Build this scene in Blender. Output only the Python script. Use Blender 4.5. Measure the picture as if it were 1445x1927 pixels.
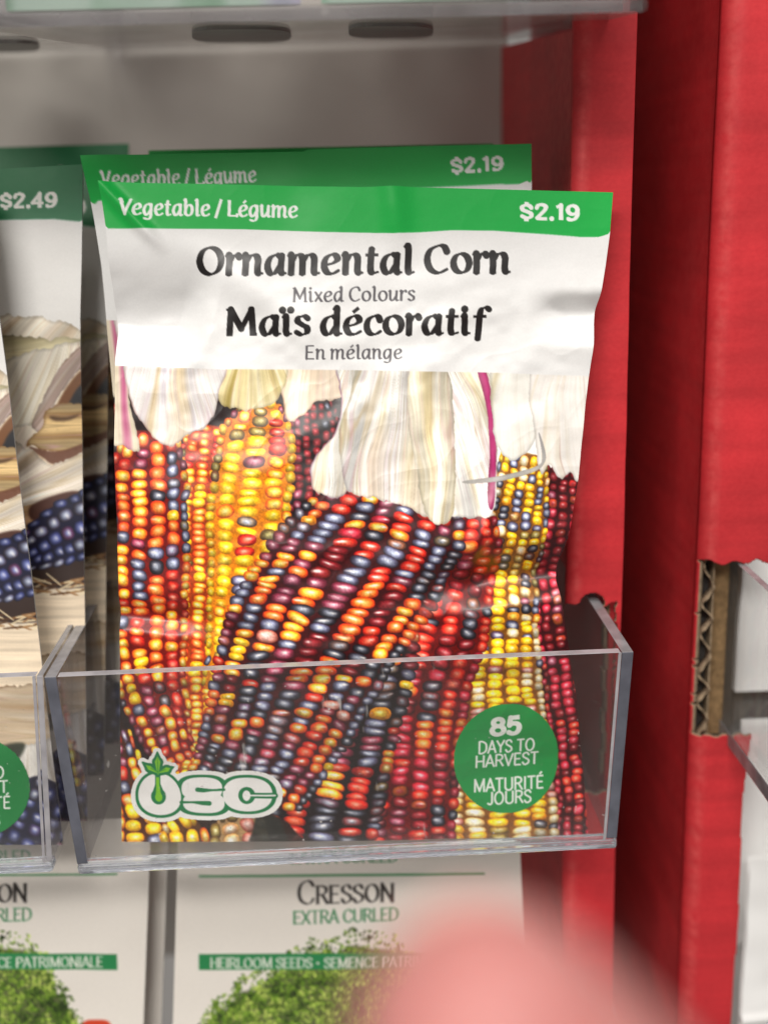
import bpy, bmesh, math, random
import numpy as np
from mathutils import Matrix, Vector

for o in list(bpy.data.objects): bpy.data.objects.remove(o)
SC = bpy.context.scene
COL = SC.collection

# ---------------------------------------------------------------- camera (metres; x right, y into the shelf, z up)
FPX, PW, PH = 2200.0, 1445.0, 1927.0
CAM = np.array([0.0, 0.0, 0.30])
def camera_axes(pitch, yaw, roll):
    p, y, r = map(math.radians, (pitch, yaw, roll))
    f = np.array([math.sin(y)*math.cos(p), math.cos(y)*math.cos(p), -math.sin(p)])
    r0 = np.cross(f, [0, 0, 1]); r0 /= np.linalg.norm(r0); u0 = np.cross(r0, f)
    return f, r0*math.cos(r)-u0*math.sin(r), r0*math.sin(r)+u0*math.cos(r)
CF, CR, CU = camera_axes(15.3, 2.0, 1.7)
cam_data = bpy.data.cameras.new('camera'); cam = bpy.data.objects.new('camera', cam_data); COL.objects.link(cam)
cam.matrix_world = Matrix(((CR[0], CU[0], -CF[0], CAM[0]), (CR[1], CU[1], -CF[1], CAM[1]), (CR[2], CU[2], -CF[2], CAM[2]), (0, 0, 0, 1)))
cam_data.sensor_fit = 'VERTICAL'; cam_data.sensor_height = 24.0; cam_data.lens = 24.0*FPX/PH
cam_data.clip_start = 0.004; cam_data.clip_end = 60.0
cam_data.dof.use_dof = True; cam_data.dof.focus_distance = 0.197
cam_data.dof.aperture_fstop = cam_data.lens/4.3                     # a 4.3 mm wide pupil
SC.camera = cam

# ---------------------------------------------------------------- light: the shop's dim surround, a ceiling lamp and an added frontal fill
world = bpy.data.worlds.new('World'); SC.world = world; world.use_nodes = True
wt = world.node_tree; bg = wt.nodes['Background']; bg.inputs[1].default_value = 0.44
_tc = wt.nodes.new('ShaderNodeTexCoord'); _sx = wt.nodes.new('ShaderNodeSeparateXYZ'); _rp = wt.nodes.new('ShaderNodeValToRGB')
wt.links.new(_tc.outputs['Generated'], _sx.inputs[0]); wt.links.new(_sx.outputs['Z'], _rp.inputs[0]); wt.links.new(_rp.outputs[0], bg.inputs[0])
_rp.color_ramp.elements[0].position = -0.0; _rp.color_ramp.elements[0].color = (.60, .56, .52, 1)      # floor and far aisles
_rp.color_ramp.elements[1].position = .35; _rp.color_ramp.elements[1].color = (1.0, .97, .92, 1)      # the lit ceiling
def area(name, loc, target, sx, sy, watts, col):
    d = bpy.data.lights.new(name, 'AREA'); d.shape = 'RECTANGLE'; d.size, d.size_y, d.energy, d.color = sx, sy, watts, col
    o = bpy.data.objects.new(name, d); COL.objects.link(o); o.location = loc
    o.rotation_euler = (Vector(target)-Vector(loc)).to_track_quat('-Z', 'Y').to_euler(); return o
area('ceiling_and_fill_lamp', (0.20, -0.50, 1.85), (0, .2, .25), 1.3, .22, 24, (1.0, .96, .91))
area('ceiling_and_fill_lamp', (-0.45, -1.15, 1.35), (0, .2, .25), 1.0, .25, 24, (1.0, .96, .91))  # fill lamp set lower and more frontal to brighten the lower packets
SC.view_settings.view_transform = 'Standard'; SC.view_settings.look = 'None'
SC.view_settings.exposure = -0.1; SC.view_settings.gamma = 1.0; SC.view_settings.use_curve_mapping = False
SC.render.engine = 'CYCLES'
SC.cycles.use_denoising = True; SC.cycles.transparent_max_bounces = 24; SC.cycles.max_bounces = 10
SC.cycles.sample_clamp_indirect = 6.0

# ---------------------------------------------------------------- helpers
def ray(x, y): return CF*FPX+np.multiply.outer(np.asarray(x, float)-PW/2, CR)-np.multiply.outer(np.asarray(y, float)-PH/2, CU)
def on_plane(x, y, p0, n):
    d = ray(x, y); t = np.dot(np.asarray(p0, float)-CAM, n)/(d@np.asarray(n, float))
    return CAM+d*t[..., None] if np.ndim(t) else CAM+d*t
def on_y(x, y, Y): return on_plane(x, y, (0, Y, 0), (0, 1, 0))
def smooth(a, b, x):
    t = np.clip((x-a)/(b-a), 0, 1); return t*t*(3-2*t)

def tag(o, label=None, cat=None, group=None, kind=None):
    for k, v in (('label', label), ('category', cat), ('group', group), ('kind', kind)):
        if v: o[k] = v
    return o
def empty(name, loc):
    o = bpy.data.objects.new(name, None); COL.objects.link(o); o.location = Vector(loc); o.empty_display_size = .01; return o
def link(name, me, mat, parent=None):
    o = bpy.data.objects.new(name, me); COL.objects.link(o)
    for m in (mat if isinstance(mat, (list, tuple)) else [mat]): me.materials.append(m)
    if parent is not None:
        o.parent = parent; o.matrix_parent_inverse = Matrix.Translation(parent.location).inverted()
    return o
def grid_mesh(name, P, col=None, mask=None, flip=False):
    """a sheet from an (n, m, 3) array of points with a printed colour per point"""
    n, m = P.shape[:2]; idx = np.arange(n*m).reshape(n, m)
    q = np.stack([idx[:-1, :-1], idx[1:, :-1], idx[1:, 1:], idx[:-1, 1:]], -1)
    q = q[mask] if mask is not None else q.reshape(-1, 4)
    if flip: q = q[:, ::-1]
    V = P.reshape(-1, 3); C = None if col is None else col.reshape(-1, 3)
    if mask is not None:
        used = np.unique(q); rm = np.zeros(n*m, int); rm[used] = np.arange(len(used)); q = rm[q]; V = V[used]; C = None if C is None else C[used]
    me = bpy.data.meshes.new(name); k = len(q)
    me.vertices.add(len(V)); me.vertices.foreach_set('co', np.ascontiguousarray(V, np.float32).ravel())
    me.loops.add(4*k); me.loops.foreach_set('vertex_index', np.ascontiguousarray(q, np.int32).ravel())
    me.polygons.add(k); me.polygons.foreach_set('loop_start', np.arange(0, 4*k, 4, dtype=np.int32))
    me.update(calc_edges=True); me.polygons.foreach_set('use_smooth', np.ones(k, bool))
    if C is not None:
        a = me.color_attributes.new('print', 'FLOAT_COLOR', 'POINT')
        a.data.foreach_set('color', np.ascontiguousarray(np.concatenate([lin(np.clip(C, 0, 255)), np.ones((len(C), 1))], 1), np.float32).ravel())
    me.validate(); return me

class MB:
    """collects boxes and prisms into one mesh"""
    def __init__(s): s.bm = bmesh.new()
    def box(s, x0, x1, y0, y1, z0, z1, mats=None, fn=None):
        v = [s.bm.verts.new((x, y, z)) for x in (x0, x1) for y in (y0, y1) for z in (z0, z1)]
        if fn:
            for q in v: q.co = fn(q.co)
        for k, f in (('l', (0,1,3,2)), ('r', (4,6,7,5)), ('f', (0,4,5,1)), ('b', (2,3,7,6)), ('d', (0,2,6,4)), ('u', (1,5,7,3))):
            g = s.bm.faces.new([v[i] for i in f])
            if mats: g.material_index = mats.get(k, 0)
    def prism(s, pts, d):
        """a flat outline (3D points) pushed along d"""
        a = [s.bm.verts.new(p) for p in pts]; b = [s.bm.verts.new(Vector(p)+Vector(d)) for p in pts]
        s.bm.faces.new(a); s.bm.faces.new(b[::-1])
        for i in range(len(a)): s.bm.faces.new([a[i], b[i], b[(i+1) % len(a)], a[(i+1) % len(a)]])
    def build(s, name, mat, parent=None, bevel=0, smooth_=False):
        bmesh.ops.recalc_face_normals(s.bm, faces=s.bm.faces)
        me = bpy.data.meshes.new(name); s.bm.to_mesh(me); s.bm.free(); o = link(name, me, mat, parent)
        if bevel:
            m = o.modifiers.new('bevel', 'BEVEL'); m.width = bevel; m.segments = 2; m.limit_method = 'ANGLE'
        if smooth_: me.polygons.foreach_set('use_smooth', np.ones(len(me.polygons), bool))
        return o

# ---------------------------------------------------------------- materials
def nodes(name):
    m = bpy.data.materials.new(name); m.use_nodes = True; nt = m.node_tree
    return m, nt, nt.nodes['Principled BSDF'], nt.nodes['Material Output']
def add(nt, typ, **kw):
    n = nt.nodes.new(typ)
    for k, v in kw.items():
        if k in n.inputs: n.inputs[k].default_value = v
        else: setattr(n, k, v)
    return n
def noise_bump(nt, bsdf, scale, dist, strength=.5, detail=3):
    tc = add(nt, 'ShaderNodeTexCoord'); nz = add(nt, 'ShaderNodeTexNoise', Scale=scale, Detail=detail)
    bp = add(nt, 'ShaderNodeBump', Strength=strength, Distance=dist)
    nt.links.new(tc.outputs['Object'], nz.inputs['Vector']); nt.links.new(nz.outputs['Fac'], bp.inputs['Height']); nt.links.new(bp.outputs[0], bsdf.inputs['Normal'])
    return tc, nz, bp

def mat_print(name, rough=.36, coat=.0, bump=.00012, tint=1.0):
    m, nt, b, _ = nodes(name)
    at = add(nt, 'ShaderNodeAttribute', attribute_name='print')
    tc, nz, bp = noise_bump(nt, b, 160, bump, .6)
    n2 = add(nt, 'ShaderNodeTexNoise', Scale=2600, Detail=2); nt.links.new(tc.outputs['Object'], n2.inputs['Vector'])
    mr = add(nt, 'ShaderNodeMapRange', **{'To Min': .93*tint, 'To Max': 1.03*tint}); nt.links.new(n2.outputs['Fac'], mr.inputs['Value'])
    mx = add(nt, 'ShaderNodeMix', data_type='RGBA', blend_type='MULTIPLY'); mx.inputs[0].default_value = 1
    nt.links.new(at.outputs['Color'], mx.inputs[6]); nt.links.new(mr.outputs[0], mx.inputs[7]); nt.links.new(mx.outputs[2], b.inputs['Base Color'])
    r2 = add(nt, 'ShaderNodeMapRange', **{'To Min': rough-.07, 'To Max': rough+.1}); nt.links.new(nz.outputs['Fac'], r2.inputs['Value']); nt.links.new(r2.outputs[0], b.inputs['Roughness'])
    b.inputs['Coat Weight'].default_value = coat; b.inputs['Coat Roughness'].default_value = .2
    return m

def mat_plain(name, col, rough=.5, var=.1, scale=120, bump=.0001, spec=.5):
    m, nt, b, _ = nodes(name); tc, nz, bp = noise_bump(nt, b, scale, bump, .5)
    rp = add(nt, 'ShaderNodeValToRGB'); c = np.array(col)
    rp.color_ramp.elements[0].position = .3; rp.color_ramp.elements[0].color = (*np.clip(c*(1-var), 0, 1), 1)
    rp.color_ramp.elements[1].position = .7; rp.color_ramp.elements[1].color = (*np.clip(c*(1+var), 0, 1), 1)
    nt.links.new(nz.outputs['Fac'], rp.inputs['Fac']); nt.links.new(rp.outputs[0], b.inputs['Base Color'])
    b.inputs['Roughness'].default_value = rough; b.inputs['Specular IOR Level'].default_value = spec
    return m

def mat_red(name, xfold):
    """printed red liner board: mottled ink, faint flute bands, ink worn pale along the fold at x = xfold"""
    m, nt, b, _ = nodes(name); L = nt.links.new
    tc = add(nt, 'ShaderNodeTexCoord'); geo = add(nt, 'ShaderNodeNewGeometry')
    mp = add(nt, 'ShaderNodeMapping'); mp.inputs['Scale'].default_value = (.8, .8, 1); L(tc.outputs['Object'], mp.inputs[0])
    n1 = add(nt, 'ShaderNodeTexNoise', Scale=1500, Detail=4); L(mp.outputs[0], n1.inputs['Vector'])
    n2 = add(nt, 'ShaderNodeTexNoise', Scale=70, Detail=3); L(tc.outputs['Object'], n2.inputs['Vector'])
    n3 = add(nt, 'ShaderNodeTexNoise', Scale=520, Detail=3); L(tc.outputs['Object'], n3.inputs['Vector'])
    rp = add(nt, 'ShaderNodeValToRGB'); e = rp.color_ramp.elements
    e[0].position = .25; e[0].color = (.525, .022, .030, 1); e[1].position = .8; e[1].color = (.60, .032, .039, 1); L(n1.outputs['Fac'], rp.inputs[0])
    big = add(nt, 'ShaderNodeMapRange', **{'From Min': .3, 'From Max': .7, 'To Min': .84, 'To Max': 1.12}); L(n2.outputs['Fac'], big.inputs[0])
    mx = add(nt, 'ShaderNodeMix', data_type='RGBA', blend_type='MULTIPLY'); mx.inputs[0].default_value = 1; L(rp.outputs[0], mx.inputs[6])
    m3 = add(nt, 'ShaderNodeMapping'); m3.inputs['Scale'].default_value = (.06, .06, 1); L(tc.outputs['Object'], m3.inputs[0])
    n4 = add(nt, 'ShaderNodeTexNoise', Scale=260, Detail=3); L(m3.outputs[0], n4.inputs['Vector'])
    bd = add(nt, 'ShaderNodeMapRange', **{'From Min': .3, 'From Max': .7, 'To Min': .88, 'To Max': 1.1}); L(n4.outputs['Fac'], bd.inputs[0])
    bm2 = add(nt, 'ShaderNodeMath', operation='MULTIPLY'); L(big.outputs[0], bm2.inputs[0]); L(bd.outputs[0], bm2.inputs[1]); L(bm2.outputs[0], mx.inputs[7])
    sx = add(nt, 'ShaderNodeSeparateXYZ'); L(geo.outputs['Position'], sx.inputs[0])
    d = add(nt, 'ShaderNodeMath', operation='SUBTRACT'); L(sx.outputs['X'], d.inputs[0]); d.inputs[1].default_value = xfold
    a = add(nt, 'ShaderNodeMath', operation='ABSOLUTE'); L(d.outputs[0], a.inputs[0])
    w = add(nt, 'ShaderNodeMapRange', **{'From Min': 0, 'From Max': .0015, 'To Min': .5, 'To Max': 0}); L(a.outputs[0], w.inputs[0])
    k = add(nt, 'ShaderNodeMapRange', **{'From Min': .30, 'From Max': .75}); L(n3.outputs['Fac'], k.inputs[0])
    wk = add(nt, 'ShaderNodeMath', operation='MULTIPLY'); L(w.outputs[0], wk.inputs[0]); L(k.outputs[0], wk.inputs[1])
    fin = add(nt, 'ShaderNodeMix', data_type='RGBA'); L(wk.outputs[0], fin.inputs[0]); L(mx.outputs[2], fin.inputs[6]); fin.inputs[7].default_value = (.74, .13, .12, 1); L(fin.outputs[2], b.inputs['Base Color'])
    wv = add(nt, 'ShaderNodeTexWave', wave_type='BANDS', bands_direction='Z', wave_profile='SIN', Scale=92, Distortion=1.2, Detail=2); L(tc.outputs['Object'], wv.inputs['Vector'])
    b1 = add(nt, 'ShaderNodeBump', Strength=.2, Distance=.00006); L(wv.outputs['Fac'], b1.inputs['Height'])
    b2 = add(nt, 'ShaderNodeBump', Strength=.3, Distance=.00002); L(n1.outputs['Fac'], b2.inputs['Height']); L(b1.outputs[0], b2.inputs['Normal']); L(b2.outputs[0], b.inputs['Normal'])
    b.inputs['Roughness'].default_value = .55; b.inputs['Specular IOR Level'].default_value = .4
    return m

def mat_acrylic(name, tint=(.985, .985, .985), haze=.05, gloss=1.0, scuff=.25):
    """thin clear acrylic: mostly lets light straight through, mirrors a little at its faces, with dust and scuffs"""
    m, nt, b, out = nodes(name); L = nt.links.new; nt.nodes.remove(b)
    tr = add(nt, 'ShaderNodeBsdfTransparent'); tr.inputs[0].default_value = (*tint, 1)
    gl = add(nt, 'ShaderNodeBsdfGlossy', Roughness=.06); df = add(nt, 'ShaderNodeBsdfDiffuse'); df.inputs[0].default_value = (.62, .60, .58, 1)
    lw = add(nt, 'ShaderNodeLayerWeight', Blend=.5); pw = add(nt, 'ShaderNodeMath', operation='POWER'); L(lw.outputs['Facing'], pw.inputs[0]); pw.inputs[1].default_value = 4.5
    fm = add(nt, 'ShaderNodeMath', operation='MULTIPLY_ADD'); L(pw.outputs[0], fm.inputs[0]); fm.inputs[1].default_value = .55*gloss; fm.inputs[2].default_value = .03*gloss
    tc = add(nt, 'ShaderNodeTexCoord'); mp = add(nt, 'ShaderNodeMapping'); mp.inputs['Rotation'].default_value = (.3, .9, .5); mp.inputs['Scale'].default_value = (1, 5, .25); L(tc.outputs['Object'], mp.inputs[0])
    n1 = add(nt, 'ShaderNodeTexNoise', Scale=420, Detail=3); L(mp.outputs[0], n1.inputs['Vector'])
    n2 = add(nt, 'ShaderNodeTexNoise', Scale=900, Detail=2); L(tc.outputs['Object'], n2.inputs['Vector'])
    n3 = add(nt, 'ShaderNodeTexNoise', Scale=60, Detail=2); L(tc.outputs['Object'], n3.inputs['Vector'])
    s1 = add(nt, 'ShaderNodeMapRange', **{'From Min': .70, 'From Max': .80, 'To Min': 0, 'To Max': scuff}); L(n1.outputs['Fac'], s1.inputs[0])
    s2 = add(nt, 'ShaderNodeMapRange', **{'From Min': .71, 'From Max': .78, 'To Min': 0, 'To Max': scuff}); L(n2.outputs['Fac'], s2.inputs[0])
    s3 = add(nt, 'ShaderNodeMapRange', **{'From Min': .3, 'From Max': .7, 'To Min': haze*.5, 'To Max': haze*1.5}); L(n3.outputs['Fac'], s3.inputs[0])
    a1 = add(nt, 'ShaderNodeMath', operation='ADD'); L(s1.outputs[0], a1.inputs[0]); L(s2.outputs[0], a1.inputs[1])
    a2 = add(nt, 'ShaderNodeMath', operation='ADD', use_clamp=True); L(a1.outputs[0], a2.inputs[0]); L(s3.outputs[0], a2.inputs[1])
    m1 = add(nt, 'ShaderNodeMixShader'); L(a2.outputs[0], m1.inputs[0]); L(tr.outputs[0], m1.inputs[1]); L(df.outputs[0], m1.inputs[2])
    m2 = add(nt, 'ShaderNodeMixShader'); L(fm.outputs[0], m2.inputs[0]); L(m1.outputs[0], m2.inputs[1]); L(gl.outputs[0], m2.inputs[2]); L(m2.outputs[0], out.inputs[0])
    return m

M_PRINT = mat_print('printed_paper', .38, .12)
M_STICK = mat_print('printed_seal', .3, .15, .00004)
M_CARD = mat_print('printed_card', .5, 0, .00005)
M_BACK = mat_plain('plain_packet_paper', (.53, .51, .475), .5, .05)
M_WHITE = mat_plain('white_paper', (.88, .88, .87), .5, .04, 60, .0003)
M_PANEL = mat_plain('grey_board', (.53, .51, .475), .8, .05, 14)
M_KRAFT = mat_plain('kraft_board', (.20, .125, .06), .9, .3, 900, .0002, .2)
M_KRAFTL = mat_plain('torn_kraft_edge', (.25, .185, .12), .9, .25, 900, .0002, .2)
M_DARKIN = mat_plain('dark_shade', (.05, .045, .04), .8, .2)  # near-black tone for painted shade and the board closing the gap
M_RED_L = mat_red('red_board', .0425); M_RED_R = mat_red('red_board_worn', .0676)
M_ACR = mat_acrylic('clear_acrylic', haze=.02)
M_ACR_F = mat_acrylic('scuffed_acrylic', haze=.013, scuff=.5)
M_ACR_D = mat_acrylic('acrylic_side', (.86, .86, .88), .03)
M_FROST = mat_acrylic('frosted_tray_floor', (.9, .89, .88), .30, scuff=.1)
M_EDGE = mat_plain('acrylic_edge_dark', (.10, .105, .13), .12, .25, 200)  # dark colour stands in for internal reflection at the wall ends
M_EDGE_G = mat_plain('acrylic_edge_grey', (.22, .215, .225), .14, .25, 300)
M_EDGE_L = mat_plain('acrylic_edge_light', (.33, .32, .34), .12, .2, 300)
M_SLOT = mat_plain('slot_shadow_grey', (.19, .185, .18), .4, .2)
def mat_clear():
    m, nt, b, _ = nodes('solid_acrylic'); b.inputs['Transmission Weight'].default_value = .9; b.inputs['IOR'].default_value = 1.49
    b.inputs['Base Color'].default_value = (.88, .92, 1.0, 1); noise_bump(nt, b, 300, .0002, .4); b.inputs['Roughness'].default_value = .08; return m
M_CLEAR = mat_clear()
def mat_skin():
    m, nt, b, _ = nodes('skin'); tc, nz, bp = noise_bump(nt, b, 500, .0001, .4)
    rp = add(nt, 'ShaderNodeValToRGB'); e = rp.color_ramp.elements
    e[0].position = .3; e[0].color = (.45, .165, .155, 1); e[1].position = .7; e[1].color = (.56, .225, .205, 1); nt.links.new(nz.outputs['Fac'], rp.inputs[0]); nt.links.new(rp.outputs[0], b.inputs['Base Color'])
    b.inputs['Subsurface Weight'].default_value = .25; b.inputs['Subsurface Radius'].default_value = (.004, .0015, .001); b.inputs['Roughness'].default_value = .5; return m
M_SKIN = mat_skin(); M_NAIL = mat_plain('fingernail', (.72, .42, .36), .3, .05)
# ---------------------------------------------------------------- raster engine for the printed artwork
def lin(c):
    c = np.asarray(c, float) / 255.0
    return np.where(c <= 0.04045, c / 12.92, ((c + 0.055) / 1.055) ** 2.4)

def smooth_curve(pts, n=10):
    p = np.array([q[:2] for q in pts], float)
    if len(p) < 3: return p
    closed = np.allclose(p[0], p[-1])
    ext = np.vstack([p[-2] if closed else 2*p[0]-p[1], p, p[1] if closed else 2*p[-1]-p[-2]])
    out = []
    for i in range(1, len(ext)-2):
        a, b, c, d = ext[i-1], ext[i], ext[i+1], ext[i+2]
        for t in np.linspace(0, 1, n, endpoint=False):
            out.append(0.5*((2*b)+(-a+c)*t+(2*a-5*b+4*c-d)*t*t+(-a+3*b-3*c+d)*t**3))
    out.append(ext[-2])
    return np.array(out)

def ell(cx, cy, rx, ry, n=9):
    return [(cx+rx*math.cos(a), cy+ry*math.sin(a)) for a in np.linspace(math.pi/2, math.pi/2+2*math.pi, n)]

# skeletons: x-height 10, cap height 14; 's' = smooth stroke, 'p' = straight strokes
LOW = {
 'O': (12.2, [('s', ell(6.1, 7, 4.6, 6.6))]),
 'r': (6.9, [('s', [(.6,9.3),(1.7,9.9),(1.9,7),(1.7,0)]), ('s', [(1.9,6.2),(3.4,9),(5.3,9.9),(6.1,8.6)])]),
 'n': (9.6, [('s', [(.6,9.3),(1.7,9.9),(1.9,7),(1.7,0)]), ('s', [(1.9,6),(3.8,9.2),(6,9.5),(7,7.4),(6.8,2.2),(7.4,.4),(9,.6)])]),
 'a': (9.6, [('s', [(7,8.6),(5.2,9.8),(2.6,8.2),(1.4,4.4),(2.4,.8),(4.4,.7),(7,5)]), ('s', [(7.4,9.8),(7.1,5),(7,1.8),(7.7,.4),(9.2,.7)])]),
 'm': (14.2, [('s', [(.6,9.3),(1.7,9.9),(1.9,7),(1.7,0)]), ('s', [(1.9,6),(3.6,9.2),(5.6,9.5),(6.5,7.4),(6.4,0)]), ('s', [(6.5,6),(8.4,9.2),(10.5,9.5),(11.5,7.4),(11.3,2.2),(11.9,.4),(13.6,.6)])]),
 'e': (8.6, [('s', [(1.8,4.6),(5,5.4),(7,7.4),(6.2,9.4),(4.4,9.7),(2.2,7.8),(1.4,4.2),(2.6,.9),(5,.3),(7.7,1.9)])]),
 't': (6.6, [('s', [(3.3,12.6),(2.9,8),(2.7,2.2),(3.6,.4),(6,1)]), ('p', [(.8,9.4),(5.9,9.4)])]),
 'l': (5.2, [('s', [(.9,13.4),(2.2,14),(2.5,11),(2.3,2.2),(3,.4),(4.8,.8)])]),
 'C': (11.3, [('s', [(10,10.6),(8.8,13.3),(6.4,13.8),(2.9,11.6),(1.6,7),(2.9,2.2),(6.2,.3),(10.2,2.2)])]),
 'o': (9.2, [('s', ell(4.6, 5, 3.3, 4.7))]),
 'M': (14.2, [('p', [(2.6,13.5),(2,.3)]), ('p', [(2.6,13.5),(6.9,3.4)]), ('p', [(6.9,3.4),(11.2,13.5)]), ('p', [(11.2,13.5),(11.8,.3)]), ('p', [(.8,13.4),(2.6,13.6)]), ('p', [(.9,.3),(3.2,.3)]), ('p', [(10.6,.3),(13.4,.5)])]),
 'i': (4.8, [('s', [(.6,9.3),(1.8,9.9),(2,7),(1.9,2.2),(2.5,.4),(4.2,.7)]), ('d', [(2,13.2)])]),
 'ï': (5, [('s', [(.6,9.3),(1.8,9.9),(2,7),(1.9,2.2),(2.5,.4),(4.2,.7)]), ('d', [(.5,13)]), ('d', [(3.9,13)])]),
 's': (7.3, [('s', [(6.2,8.4),(4.6,9.8),(2.3,9.2),(1.8,7.2),(3.6,5.4),(5.6,3.8),(5.6,1.4),(3.4,.2),(1,1.6)])]),
 'd': (9.6, [('s', [(7,8.6),(5.2,9.8),(2.6,8.2),(1.4,4.4),(2.4,.8),(4.4,.7),(7,5)]), ('s', [(5.8,13.4),(7.2,14),(7.2,9),(7,1.8),(7.7,.4),(9.2,.7)])]),
 'é': (8.6, [('s', [(1.8,4.6),(5,5.4),(7,7.4),(6.2,9.4),(4.4,9.7),(2.2,7.8),(1.4,4.2),(2.6,.9),(5,.3),(7.7,1.9)]), ('p', [(4.4,11.8),(6.6,14)])]),
 'c': (8, [('s', [(7,7.4),(6.2,9.4),(4.4,9.7),(2.2,7.8),(1.4,4.2),(2.6,.9),(5,.3),(7.4,1.9)])]),
 'f': (6.6, [('s', [(7.6,12.8),(6.2,14),(4.2,13),(3.5,9.6),(3.2,4),(2.6,-2.8)]), ('p', [(.9,9.3),(6.2,9.4)])]),
 'x': (8.2, [('p', [(1.4,9.6),(6.9,.3)]), ('p', [(7,9.6),(1.3,.3)]), ('p', [(.6,9.5),(2.2,9.6)]), ('p', [(6,.4),(7.8,.5)])]),
 'E': (10, [('p', [(2.3,13.6),(2,.4)]), ('p', [(2.3,13.4),(8.6,13.5)]), ('p', [(2.2,7.2),(7.6,7.2)]), ('p', [(2,.4),(9,.5)])]),
 'V': (11, [('s', [(.6,13),(2,13.6),(3.4,10)]), ('p', [(2,13.6),(5.4,.5)]), ('p', [(5.4,.5),(9.6,12.6)]), ('s', [(9.3,11.6),(9.8,13.2),(10.9,13.6)])]),
 'g': (9.6, [('s', [(7,8.6),(5.2,9.8),(2.6,8.2),(1.4,4.4),(2.4,.8),(4.4,.7),(7,5)]), ('s', [(7.4,9.8),(7.2,4),(6.8,-1.6),(4.8,-3.6),(1.4,-2.9)])]),
 'b': (9.3, [('s', [(.7,13.4),(1.9,14),(2,9),(1.9,1)]), ('s', [(2,5.6),(3.8,8.9),(6,9.4),(7.6,6.6),(6.9,2),(4.4,.2),(1.9,1.4)])]),
 'L': (9.6, [('p', [(2.3,13.6),(2,.4)]), ('p', [(2,.5),(8.6,.5)]), ('p', [(8.6,.5),(9,2.4)]), ('p', [(.8,13.5),(3.6,13.5)])]),
 'u': (9.6, [('s', [(.6,9.3),(1.8,9.8),(1.7,5),(2.2,1.4),(4.2,.6),(7,5)]), ('s', [(7.4,9.8),(7.1,5),(7,1.8),(7.7,.4),(9.2,.7)])]),
 '/': (6.4, [('p', [(.6,-1.6),(5.4,14.6)])]),
 ' ': (3.6, []),
 '$': (9.8, [('s', [(8,10.2),(6.6,12.2),(4.2,12.6),(1.9,11),(2.4,8.4),(5,6.9),(7.6,5.2),(7.8,2.6),(5,1),(1.5,2.8)]), ('p', [(4.9,15),(4.8,12.6)]), ('p', [(4.7,1),(4.6,-1.6)])]),
 '2': (9.4, [('s', [(1.5,10.2),(2.6,12.8),(5.2,13.5),(7.5,11.8),(6.8,8.6),(4.4,5),(1.5,.9)]), ('p', [(1.5,.8),(8.2,.8)])]),
 '.': (4, [('d', [(2,1)])]),
 '1': (6.8, [('p', [(1.2,11.6),(4,13.4)]), ('p', [(4,13.4),(4,.4)])]),
 '9': (9.8, [('s', ell(4.8, 9.4, 3.1, 3.9)), ('s', [(7.9,9.4),(7.9,5),(6.2,1.4),(3.4,.4),(1.8,1.4)])]),
 '4': (9.8, [('p', [(6.4,0),(6.4,13.2)]), ('p', [(6.4,13.2),(1,4.2)]), ('p', [(1,4.2),(9,4.2)])]),
 '5': (9.4, [('p', [(7.8,13.2),(2.6,13.2)]), ('p', [(2.6,13.2),(2,7.4)]), ('s', [(2,7.4),(4.4,8.7),(7.2,7.6),(7.8,4.6),(6.4,1.4),(3.8,.6),(1.3,1.9)])]),
 '8': (9.8, [('s', ell(4.9, 10.3, 2.8, 2.9)), ('s', ell(4.9, 4, 3.5, 3.5))]),
}
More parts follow.
